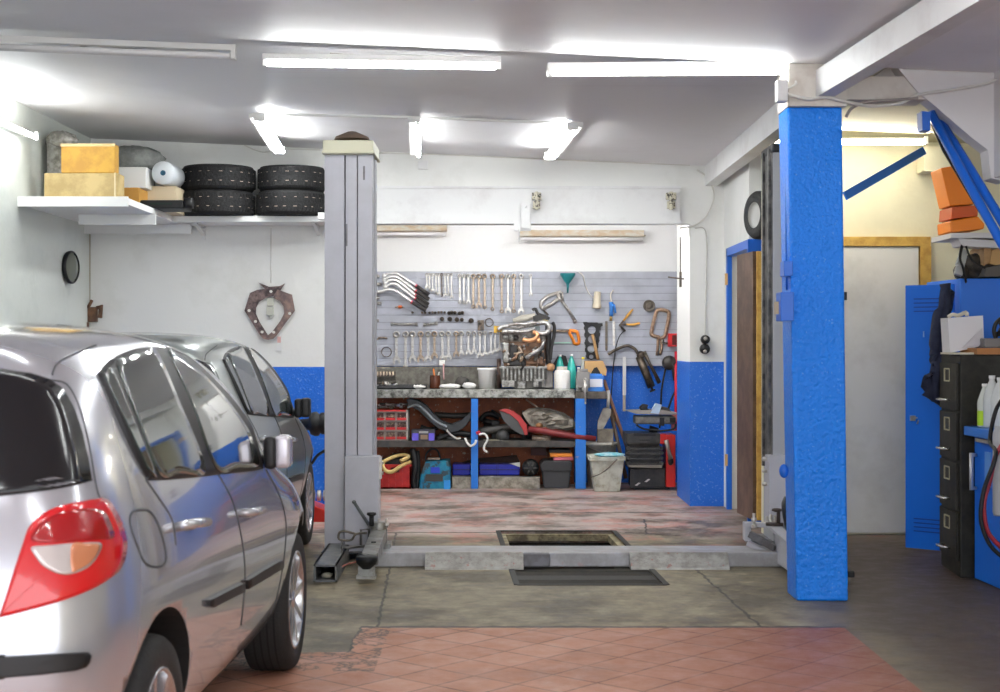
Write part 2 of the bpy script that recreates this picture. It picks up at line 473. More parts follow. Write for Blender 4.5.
    for hx, hy, w in ((187,525,11),(247,512,7.5)):
        for sg in (1, -1):
            p0, n0 = S.px(hx-w, hy+1.5); p1, n1 = S.px(hx+w, hy-1.5)
            def mi_(p): return Vector((p.x*sg, p.y, p.z))
            m = MB(); m.tube([mi_(p0), mi_(p0+n0*.032), mi_((p0+p1)/2+n0*.040), mi_(p1+n1*.032), mi_(p1)], .013, 0, 8, rad=[.012,.015,.016,.015,.012])
            hd = part('handle', m, chrome)
            m = MB(); S.patch(m, S.px, [(hx+(w-2)*math.cos(a), hy+5*math.sin(a)+1) for a in [2*PI*k/16 for k in range(16)]], .003, 3, sides=(sg,)); part('handle_recess', m, mat('recess_grey', (.10,.105,.11), .3, .4), hd)
    # seams: doors, fuel flap, tailgate
    m = MB()
    S.line(m, S.px, [(131,514),(139,510),(150,512),(158,525),(164,545),(165.5,560),(160,566.5),(150,566),(143,560),(136,543),(130,525)], .0035, closed=True, sides=(1,))
    part('fuel_flap', m, seam)
    for q in ([(217,472),(232,500),(241,535),(245,570),(243,605),(241,625)], [(266,470),(278,492),(285,515),(286,535),(283,565),(277,596),(270,615)],
              [(146,480),(160,500),(172,520),(176,545)], [(52,375),(57,364),(70,356),(96,345)], [(50,380),(66,384),(78,404),(88,440),(97,490),(102,500)]):
        for sg in (1, -1):
            m = MB(); S.line(m, S.px, q, .003, sides=(sg,)); part('body_seam', m, seam)
    # mirrors
    for sg in (1, -1):
        p, n = S.px(262, 458); p = Vector((p.x*sg, p.y, p.z))
        m = MB(); m.bar(p+Vector((sg*-.03,0,-.01)), p+Vector((sg*.05,-.01,0)), .05, .04)
        m.box(p+Vector((sg*.012,-.055,-.040)),p+Vector((sg*.062,.035,.085))); mm = part('wing_mirror', m, blk)
        m = MB(); m.box(p+Vector((sg*.052,-.045,-.038)),p+Vector((sg*.115,.05,.090))); part('mirror_shell', m, mat('mirror_lilac', (.62,.60,.66), .25, .3, coat=.8), mm)
    # lights at the front, grille
    hl = mat('headlamp_glass', (.5,.52,.55), .08, .2, coat=1)
    for sg in (1, -1):
        m = MB(); S.patch(m, S.side, [(W+.26,.60),(W+.50,.60),(W+.40,.70),(W+.15,.74),(W+.12,.68)], .006, 4, step=.04, sm=False, sides=(sg,)); part('headlamp', m, hl)
    m = MB()
    fr = lambda a, c: (lambda h: (h[0], h[1]) if h[0] is not None else (Vector((a, W+.85, c)), Vector((0,1,0))))(bv.ray_cast(Vector((a, 6, c)), Vector((0,-1,0))))
    S.patch(m, fr, [(-.35,.34),(.35,.34),(.38,.50),(-.38,.50)], .006, 4, step=.06, sm=False, mirror=False); part('grille', m, blk)
    ws = [(-.56,1.10),(-.3,1.13),(0,1.14),(.3,1.13),(.56,1.10),(.50,1.26),(.48,1.34),(0,1.40),(-.48,1.34),(-.50,1.26)]
    m = MB(); S.patch(m, fr, ws, .004, 8, step=.06, sm=False, mirror=False); part('windscreen', m, glass)
    for (c) in ((.82,0,WR),(-.82,0,WR),(.82,W,WR),(-.82,W,WR)):
        wheel(root, 'wheel', c, tyre, rim, dark)
    root.matrix_world = M
    return root, S
# ---------------------------------------------------------------- the room
def hc(x): return 3.26-.0444*(x+3.63)
white = mat('wall_white', (.80,.80,.775), .7, col2=(.70,.70,.66), nscale=1.6, lo=.52, hi=.75, bump=.12, bscale=25)
white2 = mat('wall_white_alcove', (.90,.90,.89), .65, bump=.08, bscale=30)
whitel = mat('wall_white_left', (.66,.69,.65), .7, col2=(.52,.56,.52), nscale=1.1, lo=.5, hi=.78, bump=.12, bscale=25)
ceilm = mat('ceiling_white', (.84,.83,.845), .55, col2=(.76,.75,.755), nscale=.7, lo=.5, hi=.75, bump=.05, bscale=12)
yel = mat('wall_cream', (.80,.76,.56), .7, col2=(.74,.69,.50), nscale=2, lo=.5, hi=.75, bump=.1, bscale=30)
beamw = mat('beam_white', (.76,.76,.76), .5, col2=(.62,.60,.60), nscale=2.2, lo=.5, hi=.75)
bluew = mat('dado_blue', (.010,.15,.68), .35, spots=.4, spotcol=(.25,.42,.85), spotscale=55, spotlo=.60, bump=.3, bscale=55)
bluep = mat('pillar_blue', (.002,.215,.88), .30, spots=.55, spotcol=(.25,.50,.95), spotscale=70, spotlo=.66, bump=.8, bscale=45)
blues = mat('blue_steel', (.01,.13,.62), .35)
lblue = mat('locker_blue', (.004,.150,.70), .45)
blk2 = mat('black_plastic', (.008,.008,.009), .5)
dblk = mat('pit_dark', (.02,.02,.018), .8)
steel = mat('steel_bright', (.62,.60,.57), .32, .85, col2=(.42,.36,.30), nscale=35, lo=.45, hi=.7)
rusty = mat('steel_rusty', (.45,.36,.28), .45, .6, col2=(.25,.17,.11), nscale=30)
dsteel = mat('steel_dark', (.10,.095,.09), .5, .6, col2=(.20,.15,.11), nscale=25)
wood = mat('wood_bare', (.50,.30,.13), .6, col2=(.35,.19,.08), nscale=9)
cream = mat('cream_plastic', (.70,.66,.52), .5)
whitep = mat('white_plastic', (.88,.87,.83), .45, col2=(.60,.55,.46), nscale=22, lo=.55, hi=.75)
fixw = mat('fixture_white', (.75,.74,.72), .4)
grime = mat('grimy_grey', (.34,.31,.26), .7, col2=(.16,.14,.11), nscale=14)
card = mat('cardboard', (.56,.34,.14), .7)
def emat(name, col, st):
    return mat(name, (1,1,1), .5, emit=col, estr=st)
tube_on = emat('tube_lit', (.97,1.0,.99), 34)
tube_warm = emat('tube_lit_warm', (1.0,.95,.80), 45)
tube_off = mat('tube_unlit', (.82,.80,.80), .25)
# floor: concrete, terracotta tiles laid on the diagonal, darker concrete by the right side; one material on real positions
def floor_mat():
    m = bpy.data.materials.new('floor_paving'); m.use_nodes = True; nt = m.node_tree; b = nt.nodes['Principled BSDF']; L = nt.links.new
    tc = nd(nt, 'ShaderNodeTexCoord'); sp = nd(nt, 'ShaderNodeSeparateXYZ'); L(tc.outputs['Object'], sp.inputs[0])
    def M_(op, a, c=None, d=None):
        n = nt.nodes.new('ShaderNodeMath'); n.operation = op
        for i, v in enumerate((a, c, d)):
            if v is None: continue
            if isinstance(v, (int, float)): n.inputs[i].default_value = v
            else: L(v, n.inputs[i])
        return n.outputs[0]
    def noise(sc, det=5, rough=.6):
        n = nd(nt, 'ShaderNodeTexNoise', Scale=sc, Detail=float(det), Roughness=rough); L(tc.outputs['Object'], n.inputs['Vector']); return n.outputs['Fac']
    def ramp(f, stops):
        r = nd(nt, 'ShaderNodeValToRGB'); cr = r.color_ramp
        while len(cr.elements) < len(stops): cr.elements.new(.5)
        for e, (p, c) in zip(cr.elements, stops): e.position = p; e.color = tuple(c)+(1,) if len(c) == 3 else c
        L(f, r.inputs['Fac']); return r.outputs['Color']
    def mix(f, a, c):
        n = nd(nt, 'ShaderNodeMix', data_type='RGBA'); 
        if isinstance(f, (int, float)): n.inputs['Factor'].default_value = f
        else: L(f, n.inputs['Factor'])
        for s_, v in (('A', a), ('B', c)):
            if isinstance(v, tuple): n.inputs[s_].default_value = v+(1,)
            else: L(v, n.inputs[s_])
        return n.outputs['Result']
    def step(v, e, w): # 0 below e-w, 1 above e+w
        n = nd(nt, 'ShaderNodeMapRange'); n.inputs['From Min'].default_value = e-w; n.inputs['From Max'].default_value = e+w; L(v, n.inputs['Value']); return n.outputs['Result']
    X, Y = sp.outputs['X'], sp.outputs['Y']
    wob = M_('MULTIPLY', M_('SUBTRACT', noise(9), .5), .10)
    Xw, Yw = M_('ADD', X, wob), M_('ADD', Y, wob)
    n1, n2, n3 = noise(1.3), noise(7, 8, .7), noise(45, 6, .7)
    conc = ramp(n2, [(.34,(.085,.065,.038)), (.44,(.215,.175,.108)), (.54,(.30,.255,.168)), (.66,(.40,.35,.245))])
    far = ramp(n2, [(.30,(.26,.20,.17)), (.46,(.40,.32,.285)), (.58,(.47,.39,.35)), (.74,(.58,.50,.46))])
    c = mix(step(M_('ADD', Y, M_('MULTIPLY', M_('SUBTRACT', n1, .5), 1.2)), 11.2, .25), conc, far)
    # worn red paint beyond the lift
    redp = M_('MULTIPLY', M_('MULTIPLY', step(noise(2.6, 8, .7), .53, .03), step(Y, 10.6, .3)), .55)
    c = mix(redp, c, (.50,.17,.13))
    # dark stains
    c = mix(M_('MULTIPLY', step(noise(1.7, 7, .7), .53, .07), .8), c, (.070,.055,.036))
    dark = M_('MAXIMUM', step(M_('ADD', X, M_('MULTIPLY', M_('SUBTRACT', n1, .5), .5)), 1.78, .22), 0)
    c = mix(M_('MULTIPLY', dark, M_('SUBTRACT', 1, M_('MULTIPLY', step(Y, 11.0, .3), .5))), c, mix(n2, (.028,.018,.013), (.105,.070,.050)))
    # cracks and joints: (a, b) x = a + b*y between y0 and y1
    def vline(a, bb, y0, y1, w):
        d = M_('ABSOLUTE', M_('SUBTRACT', M_('ADD', X, M_('MULTIPLY', wob, .6)), M_('ADD', M_('MULTIPLY', Y, bb), a)))
        k = M_('LESS_THAN', d, w); return M_('MULTIPLY', k, M_('MULTIPLY', M_('GREATER_THAN', Y, y0), M_('LESS_THAN', Y, y1)))
    def hline(a, bb, x0, x1, w):
        d = M_('ABSOLUTE', M_('SUBTRACT', M_('ADD', Y, M_('MULTIPLY', wob, .8)), M_('ADD', M_('MULTIPLY', X, bb), a)))
        k = M_('LESS_THAN', d, w); return M_('MULTIPLY', k, M_('MULTIPLY', M_('GREATER_THAN', X, x0), M_('LESS_THAN', X, x1)))
    cr = vline(-.275, -.0451, 7.5, 11.4, .008)
    for l in (vline(1.613, -.0385, 7.5, 9.7, .008), vline(.2, .08, 11.3, 12.3, .008), hline(11.42, 0, -2.2, .9, .022), hline(12.8, -.02, .4, 2.0, .02), hline(11.9, -.5, .95, 1.35, .02), hline(7.58, 0, -.7, 1.75, .02), hline(6.93, 0, -4, -.65, .02), vline(-.70,0,6.9,7.6,.012)):
        cr = M_('MAXIMUM', cr, l)
    c = mix(M_('MULTIPLY', cr, .85), c, (.03,.025,.02))
    # terracotta
    rot = nd(nt, 'ShaderNodeMapping'); rot.inputs['Rotation'].default_value = (0,0,math.radians(41)); L(tc.outputs['Object'], rot.inputs['Vector'])
    br = nd(nt, 'ShaderNodeTexBrick'); br.offset = 0.0; br.squash = 1.0; L(rot.outputs[0], br.inputs['Vector'])
    br.inputs['Scale'].default_value = 1.0; br.inputs['Brick Width'].default_value = .24; br.inputs['Row Height'].default_value = .24
    br.inputs['Mortar Size'].default_value = .0055; br.inputs['Mortar Smooth'].default_value = .3; br.inputs['Bias'].default_value = 0
    br.inputs['Color1'].default_value = (.42,.180,.105,1); br.inputs['Color2'].default_value = (.52,.250,.160,1); br.inputs['Mortar'].default_value = (.07,.025,.015,1)
    tl = mix(M_('MULTIPLY', step(noise(3.2, 8, .75), .52, .12), .55), br.outputs['Color'], (.60,.31,.215))
    tl = mix(M_('MULTIPLY', step(noise(1.2, 8, .7), .62, .10), .5), tl, (.16,.07,.045))
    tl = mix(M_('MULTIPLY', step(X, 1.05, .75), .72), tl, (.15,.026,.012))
    # broken joints by the patch at the left
    tmask = M_('MULTIPLY', M_('LESS_THAN', X, 1.735), M_('MAXIMUM', M_('LESS_THAN', Yw, 6.95), M_('MULTIPLY', M_('LESS_THAN', Y, 7.56), M_('GREATER_THAN', Xw, -.70))))
    tmask = M_('MULTIPLY', tmask, 1.0)
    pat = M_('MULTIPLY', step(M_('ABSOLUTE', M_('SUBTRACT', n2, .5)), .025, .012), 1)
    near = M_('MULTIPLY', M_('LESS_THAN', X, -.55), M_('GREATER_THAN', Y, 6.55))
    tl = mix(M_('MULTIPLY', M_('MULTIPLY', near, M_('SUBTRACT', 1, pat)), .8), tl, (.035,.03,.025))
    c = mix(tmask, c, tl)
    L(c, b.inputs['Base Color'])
    r = nd(nt, 'ShaderNodeMapRange'); r.inputs['From Min'].default_value = .3; r.inputs['From Max'].default_value = .7; r.inputs['To Min'].default_value = .34; r.inputs['To Max'].default_value = .66; b.inputs['Specular IOR Level'].default_value = .38
    L(n2, r.inputs['Value']); L(r.outputs['Result'], b.inputs['Roughness'])
    bp = nd(nt, 'ShaderNodeBump', Strength=.25, Distance=.01); L(n3, bp.inputs['Height']); L(bp.outputs['Normal'], b.inputs['Normal'])
    return m
fm = floor_mat()
hole = [(-.015,11.51),(.875,11.51),(.99,8.91),(.10,8.91)]
m = MB(); O = [(-3.9,16.2),(7,16.2),(7,-2),(-3.9,-2)]
vs = [(x,y,0) for x, y in hole]+[(x,y,0) for x, y in O]+[(x,y,-.09) for x, y in hole]
fs = [(0,1,5,4),(1,2,6,5),(2,3,7,6),(3,0,4,7)]+[(i,8+i,8+(i+1)%4,(i+1)%4) for i in range(4)]
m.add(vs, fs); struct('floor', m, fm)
# inspection pit
m = MB(); hb = [(x,y,-.09) for x, y in hole]+[(x,y,-1.3) for x, y in hole]
m.add(hb, [(0,1,5,4),(1,2,6,5),(2,3,7,6),(3,0,4,7),(4,5,6,7)])
pitm = mat('pit_wall', (.05,.045,.035), .85, col2=(.02,.018,.015), nscale=5)
pit = m.build('inspection_pit', [pitm]); tag(pit, 'open dark rectangular inspection pit in the floor behind the crossbeam', 'inspection pit'); pit['kind'] = 'structure'
rimm = mat('pit_rim', (.40,.34,.20), .7, col2=(.14,.11,.07), nscale=12)
m = MB()
for i in range(4):
    a = Vector(hole[i]+(-.045,)); b_ = Vector(hole[(i+1)%4]+(-.045,)); cc = Vector((.49,10.2,-.045)); 
    n_ = ((a+b_)/2-cc); n_.z = 0; t = (b_-a).normalized(); nn = Vector((t.y,-t.x,0)); nn = nn if nn.dot(n_) < 0 else -nn
    m.bar(a+nn*.03, b_+nn*.03, .05, .05)
m.build('pit_rim', rimm, pit)
m = MB()
for i in range(4):
    a = Vector(hole[i]+(.002,)); b_ = Vector(hole[(i+1)%4]+(.002,)); m.bar(a, b_, .035, .006)
m.build('pit_edge', mat('edge_black', (.03,.028,.025), .6), pit)
bw = mat('oily_wood', (.028,.021,.011), .8, col2=(.010,.008,.006), nscale=8)
for k, (y0, y1) in enumerate(((8.93,9.13),(9.14,9.32),(9.33,9.47),(9.48,9.60))):
    def hx(y, s): 
        t = (11.51-y)/2.6
        return (-.015+.115*t+.02) if s == 0 else (.875+.115*t-.02)
    m = MB(); m.prism([(hx(y0,0),y0,-.035),(hx(y0,1),y0,-.035),(hx(y1,1),y1,-.035),(hx(y1,0),y1,-.035)], (0,0,.03))
    o = m.build('plank', bw if k != 1 else mat('oily_wood_dark', (.02,.017,.013), .6)); tag(o, ('dark oily board over the pit, nearest to the red tiles','dark oily board over the pit, second from the red tiles','dark oily board over the pit, third from the red tiles','dark oily board over the pit, next to the crossbeam')[k], 'board', 'boards over the pit')
# walls: left, back with the alcove's opening, alcove, right side, annex
DB, DA = 13.30, 15.60
def wallquad(name, pts, ext, mt, label=None):
    m = MB(); m.prism(pts, ext); return struct(name, m, mt, label=label)
m = MB(); m.box((-3.75,-2,1.25), (-3.63,DB+.1,3.5)); m.box((-3.75,-2,0), (-3.63,DB+.1,1.25), 1); struct('wall_left', m, [whitel, bluew])
OX0, OX1, OZ = -1.42, 1.684, 2.50
m = MB(); D0 = DB; T = .12
m.box((-3.75,D0,1.235), (OX0,D0+T,3.6)); m.box((-3.75,D0,0), (OX0,D0+T,1.235), 1)
m.box((OX0,D0,OZ), (OX1,D0+T,3.4))
struct('wall_back', m, [white, bluew])
m = MB(); m.box((OX1,D0,1.28), (1.99,14.27,3.3)); m.box((OX1,D0,0), (1.99,14.27,1.28), 1); struct('wall_pier', m, [white, bluew])
m = MB(); m.box((-2.3,DA,1.24), (2.5,DA+.1,3.1)); m.box((-2.3,DA,0), (2.5,DA+.1,1.24), 1); struct('wall_alcove', m, [white2, bluew])
m = MB(); m.box((-2.4,D0+T,0), (-2.3,DA+.1,3.1)); struct('wall_alcove_left', m, white2)
m = MB(); m.box((2.4,D0+T,0), (2.5,DA+.1,3.1)); m.box((1.99,14.15,0),(2.4,14.27,3.1)); struct('wall_alcove_right', m, white2)
m = MB(); m.box((-2.4,D0+T,3.0), (2.5,DA+.1,3.1)); struct('ceiling_alcove', m, white2)
# right side wall with its door opening
XS = 1.985
m = MB(); m.box((XS,13.08,0), (XS+.1,D0+.12,3.4)); m.box((XS,11.95,2.26),(XS+.1,13.08,3.4)); m.box((2.13,11.3,0),(2.23,11.95,3.4)); struct('wall_side', m, white)
m = MB(); m.box((1.99,11.3,0), (6.5,11.42,3.4)); struct('wall_annex', m, yel)
m = MB(); m.box((6.4,-2,0), (6.5,11.4,3.4)); struct('wall_far_right', m, yel)
m = MB(); m.box((2.75,12.2,0),(2.85,13.4,3.4)); m.box((2.08,13.4,0),(2.85,13.5,3.4)); struct('wall_store', m, mat('store_wall', (.75,.72,.62), .7))
# ceiling (falls towards the right) and its step
def cprism(x0, x1, y0, y1, t=.12, dz=0.0):
    return [(x0,y0,hc(x0)+dz),(x1,y0,hc(x1)+dz),(x1,y0,hc(x1)+dz+t),(x0,y0,hc(x0)+dz+t)], (0,y1-y0,0)
m = MB(); m.prism(*cprism(-3.75,2.03,8.36,13.42)); m.prism(*cprism(-3.75,6.5,-2,8.35,.16,-.035)); struct('ceiling', m, ceilm)
m = MB(); m.prism(*cprism(2.03,6.5,8.36,13.42)); struct('ceiling_annex', m, yel)  # white ceiling; the cream colour stands in for warm lamp light
# trim
m = MB(); m.box((XS-.012,13.03,0),(XS+.03,13.10,2.26)); m.box((XS-.012,11.93,2.20),(XS+.12,13.10,2.27)); m.box((XS-.012,11.93,0),(XS+.12,11.99,2.2)); struct('trim_1', m, blues)
ochre = mat('door_frame_ochre', (.66,.42,.10), .5, col2=(.5,.28,.06), nscale=15)
m = MB(); m.box((2.50,11.25,2.17),(3.23,11.31,2.24)); m.box((3.155,11.25,0),(3.235,11.31,2.17)); struct('trim_2', m, ochre)
# doors
dw = mat('door_white', (.80,.79,.74), .55, col2=(.66,.64,.58), nscale=3, lo=.5, hi=.8)
m = MB(); m.box((2.40,11.26,.02),(3.14,11.295,2.16)); d2 = struct('door_2', m, dw, label='plain white door in an ochre wooden frame')
m = MB(); m.box((3.12,11.235,1.62),(3.15,11.262,1.80)); m.build('hinge', mat('hinge_white', (.7,.7,.68), .4), d2)
brown = mat('door_brown', (.085,.045,.028), .45, col2=(.15,.09,.06), nscale=7)
m = MB(); m.bar((1.955,12.25,1.11), (1.995,11.72,1.11), .04, 2.10, up=(0,0,1)); d1 = struct('door_1', m, brown, label='brown wooden door leaf with a yellow edge')
m = MB(); m.bar((2.003,11.705,1.11), (2.038,11.71,1.11), .025, 2.10); m.build('door_edge', ochre, d1)
for z in (.38,1.95):
    m = MB(); m.box((XS-.03,13.02,z),(XS-.008,13.05,z+.1)); m.build('hinge', mat('hinge_brass', (.75,.45,.2), .4,.5), d1)
# pillar, beams, gusset
pil = MB()
pil.prism([(1.64,8.36,0),(1.935,8.35,0),(1.945,8.60,0),(1.645,8.60,0)], (0,0,.4)) 
pil = MB(); ns = 24
ring = lambda z, f: [Vector((1.60+.05*(1-f)+.0*z, 8.35, z)), Vector((1.905+.035*(1-f), 8.35, z)), Vector((1.905+.035*(1-f), 8.62, z)), Vector((1.60+.05*(1-f), 8.62, z))]
vs = []; fs = []
for i in range(ns+1):
    z = 2.75*i/ns; vs += ring(z, i/ns)
for i in range(ns):
    for k in range(4): fs.append((i*4+k, i*4+(k+1)%4, (i+1)*4+(k+1)%4, (i+1)*4+k))
fs += [(3,2,1,0),(ns*4,ns*4+1,ns*4+2,ns*4+3)]
pil.add(vs, fs); o = struct('pillar', pil, bluep, bevel=.012, label='thick rough-painted bright blue pillar')
m = MB(); m.tube([P(787,112,8.45),P(788,290,8.45)], .013); m.tube([P(791,112,8.40),P(792,292,8.40)], .009); m.build('conduit', blues, o)
m = MB(); m.box(P(780,262,8.42),P(793,276,8.30)); m.box(P(776,293,8.42),P(794,321,8.28)); m.build('switch_box', blues, o, bevel=.004)
m = MB(); m.box(P(774,302,8.42),P(781,314,8.33)); m.build('latch', mat('latch_rust', (.45,.36,.26), .5,.5), o)
m = MB(); m.ball(P(784,471,8.42), .04, n=12, sc=(.7,.5,1)); m.build('knob', blues, o)
m = MB(); m.box((1.60,8.32,2.75),(1.925,8.66,hc(1.7)-.036)); m.box((1.925,8.40,2.80),(2.39,8.62,2.93)); struct('beam_head', m, mat('beam_head_white', (.68,.64,.58), .6, col2=(.45,.38,.32), nscale=4, lo=.5, hi=.8), bevel=.004)
m = MB(); m.bar((1.79,8.45,2.875),(2.10,4.0,2.875), .095, .15, up=(0,0,1)); struct('beam_near', m, beamw)
m = MB(); m.box((1.815,8.66,2.84),(1.925,DB,hc(1.85))); struct('beam_far', m, beamw)
g = [P(893,62,8.38),P(1005,52,8.38),P(1005,182,8.38),P(991,178,8.38),P(988,150,8.38),P(972,138,8.38),P(935,106,8.38),P(918,92,8.38)]
m = MB(); m.prism(g, (0,.14,0)); struct('wall_gusset', m, mat('gusset_white', (.72,.70,.70), .6))
m = MB(); m.box((2.76,2.0,2.36),(2.90,8.38,2.98)); struct('wall_right', m, mat('gusset_white', (.72,.70,.70), .6))
m = MB(); m.prism([P(893,62,8.5),P(860,88,8.5),P(918,92,8.5)], (0,.3,0)); struct('beam_bracket', m, mat('soffit_taupe', (.42,.38,.36), .6))
# lintel box over the alcove
m = MB(); m.box(P(330,187,DB-.06), P(679,223,DB)); m.box(P(330,220.5,DB-.10), P(681,224.5,DB)); m.box(P(330,186,DB-.075), P(680,189,DB)); lin = struct('lintel_front', m, beamw)
fitm = mat('fitting_aged', (.62,.58,.46), .6, col2=(.08,.07,.06), nscale=30, lo=.52, hi=.56)
for k, x in enumerate((532,666.5)):
    m = MB(); m.box(P(x,192.5,DB-.12), P(x+9,200,DB-.05)); m.box(P(x+1,201,DB-.11), P(x+8,209,DB-.05)); m.box(P(x+3,191.5,DB-.13), P(x+6,210,DB-.10))
    tag(m.build('junction_box', fitm, bevel=.004), ('open grimy junction box on the lintel, left of the two','open grimy junction box near the lintel\'s right end')[k], 'junction box', 'junction boxes on the lintel')
m = MB(); m.box(P(521,203,DB-.13), P(530,229,DB-.09)); m.box(P(514,222,DB-.11), P(531,231,DB-.09)); m.tube([P(519,229,DB-.13),P(519,243,DB-.13)], .006); m.ball(P(526,207,DB-.13), .012)
tag(m.build('bracket', beamw, bevel=.003), 'white bracket hanging down from the middle of the lintel', 'bracket')
m = MB(); m.box(P(418,160.5,DB-.04), P(428,169.5,DB)); m.tube([P(422,154,DB-.01),P(422,161,DB-.01)], .004)
tag(m.build('socket_box', beamw, bevel=.004), 'small white socket box high on the wall above the lintel', 'socket box')
for k, x in enumerate((401,640)):
    m = MB(); m.cyl(P(x,203 if k == 0 else 206.5,DB-.075),P(x,203 if k == 0 else 206.5,DB-.06),.012); m.build('bolt', beamw, lin)
# ---------------------------------------------------------------- lamps
def lamp(label, a, b, lit=tube_on, r=.016, housing=True, off=(0,0,-.05), w=.05, group='fluorescent lamps under the ceiling', n=1, sep=.05):
    "batten lamp between a and b (its top centre line)"
    a = Vector(a); b = Vector(b); d = (b-a).normalized(); up = Vector((0,0,1)); sd = d.cross(up).normalized()
    t = thing('fluorescent_lamp', label, 'lamp', (a+b)/2, group)
    m = MB(); m.bar(a+Vector((0,0,-.018)), b+Vector((0,0,-.018)), w, .035); m.build('housing', fixw, t, bevel=.003)
    off = Vector(off)
    for k in range(n):
        s_ = sd*((k-(n-1)/2)*sep)
        m = MB(); m.tube([a+d*.03+off+s_, b-d*.03+off+s_], r, n=10); m.build('tube', lit, t)
    for q, e in ((a, d), (b, -d)):
        m = MB(); m.box((-.012,-.012-.5*sep*(n-1),-.03),(.012,.012+.5*sep*(n-1),.03), M=Matrix.Translation(q+e*.012+off+Vector((0,0,.012))) @ Matrix.Rotation(math.atan2(d.y,d.x),4,'Z')); m.build('end_cap', fixw, t)
    return t
zc = lambda p, q=0: Vector((p.x, p.y, hc(p.x)-q))
def ceilpt(px, d, z): return Vector(((px-500)*d/F, d, z))
lamp('unlit twin fluorescent lamp under the ceiling at the far left', ceilpt(-32,8.5,3.185), ceilpt(236,8.5,3.125), tube_off, n=2, off=(0,0,-.065), sep=.045)
lamp('lit fluorescent lamp left of centre in the front row under the ceiling', ceilpt(263,8.5,3.075), ceilpt(501,8.5,3.055), r=.020, off=(0,-.01,-.052), w=.07)
t = lamp('lit fluorescent lamp with a deep white reflector beside the blue pillar top', ceilpt(548,8.50,3.02), ceilpt(794,8.40,3.01), r=.018, off=(0,-.03,-.055), w=.08)
m = MB()
A = ceilpt(547,8.50,3.025); B = ceilpt(795,8.40,3.015)
m.prism([A+Vector((0,.05,.0)),A+Vector((0,.10,-.06)),B+Vector((0,.10,-.06)),B+Vector((0,.05,.0))], (0,.006,0))
m.build('reflector', fixw, t)
for i, (x0, y0, x1, y1, lab) in enumerate(((255,117,276,150,'lit lamp pointing into the room above the four tyres'),(414,121,415,154,'lit lamp pointing into the room, in the middle of the thin ceiling conduit'),(577,126,553,156,'lit lamp pointing into the room at the right end of the thin ceiling conduit'))):
    d0, d1 = 11.0, 12.55
    a = P(x0,y0-4,d0); b = P(x1,y1-3,d1)
    lamp(lab, a, b, r=.017, off=(.03,0,-.04) if i != 2 else (-.03,0,-.04), n=2 if i != 1 else 1, sep=.06, w=.09)
m = MB(); m.tube(smoothpath([P(258,114,11.1),P(415,117.5,11.1),P(577,123.5,11.1)],3), .011); tag(m.build('conduit_pipe', fixw), 'thin white conduit along the ceiling joining three lamps', 'conduit')
lamp('lit fluorescent lamp on the left wall near the ceiling', (-3.53,9.80,3.02),(-3.53,11.28,3.02), off=(.05,0,-.035), group='fluorescent lamps on the walls')
lamp('lit fluorescent lamp on the cream wall behind the blue pillar', ceilpt(770,10.9,2.93), ceilpt(927,10.9,2.93), tube_warm, r=.02, off=(0,-.02,-.03), group='fluorescent lamps on the walls')
oldw = mat('batten_wood', (.72,.55,.36), .6, col2=(.8,.75,.66), nscale=8)
for i, (x0, x1, y) in enumerate(((352,447,225),(520,644,230))):
    t = thing('fluorescent_lamp', ('unlit wooden-backed tube lamp on the alcove wall beside the lift column','unlit wooden-backed tube lamp on the alcove wall above the long wrenches')[i], 'lamp', P((x0+x1)/2,y,15.2), 'old lamps on the alcove wall')
    m = MB(); m.prism([P(x0,y,15.50),P(x0,y+6,15.36),P(x1,y+6,15.36),P(x1,y,15.50)], (0,.03,.0)); m.build('reflector', oldw, t)
    m = MB(); m.tube([P(x0+1,y+9,15.38),P(x1-1,y+9,15.38)], .018); m.build('tube', tube_off, t)
    m = MB(); m.box(P(x0,y+5,15.36),P(x1,y+7,15.6)); m.build('housing', oldw, t)
# unseen lamps added behind the lintel to light the alcove
for i, (x0, x1) in enumerate(((-1.3,.1),(.25,1.65))):
    lamp(('unseen lit lamp added behind the lintel, left half of the alcove','unseen lit lamp added behind the lintel, right half of the alcove')[i], (x0,13.48,2.66),(x1,13.48,2.66), emat('tube_alcove', (1,1,1), 55), off=(0,.03,-.03), r=.02, group='added lamps behind the lintel')
# loose cables
cab = mat('cable_white', (.66,.64,.60), .5)
def cable(label, pts, r=.005, m_=cab, name='cable', k=6):
    m = MB(); m.tube(smoothpath(pts, k), r, n=6); return tag(m.build(name, m_), label, 'cable')
cable('white cable looping from the far beam down to the lintel corner', [P(697,170,DB-.02),P(708,178,DB-.02),P(714,195,DB-.03),P(708,214,DB-.02),P(695,225,DB-.02),P(680,228,DB-.02)], .008)
cable('thin white cable running down the white pier to a hanging fitting', [P(695,228,DB-.02),P(706,232,DB-.01),P(706,280,DB-.01),P(705,338,DB-.01)], .006)
cable('thin white cable along the wall top above the lintel', [P(378,153,DB-.01),P(450,155,DB-.01),P(560,160,DB-.01),P(690,165,DB-.01)], .006)
cable('loose white cable sagging along the left wall top by the shelf lamp', [P(242,144,DB-.01),P(262,152,DB-.02),P(285,149,DB-.01),P(320,150,DB-.01)], .005)
cable('thin white cable hanging down to the steel puller frame', [P(271,228,DB-.01),P(271,283,DB-.01)], .005)
cable('pair of white cables draped across the pillar head', [P(790,95,8.3),P(808,99,8.29),P(826,97,8.29),P(843,101,8.29),P(870,106,8.38),P(900,103,8.38),P(918,95,8.36),P(950,90,8.34),P(985,84,8.34),P(1003,76,8.34)], .010)
cable('grey cable hanging in a bow beside the pillar head', [P(846,117,8.36),P(852,108,8.36),P(868,102,8.36),P(895,100,8.36),P(918,98,8.36)], .009, mat('cable_grey', (.3,.27,.25), .5))
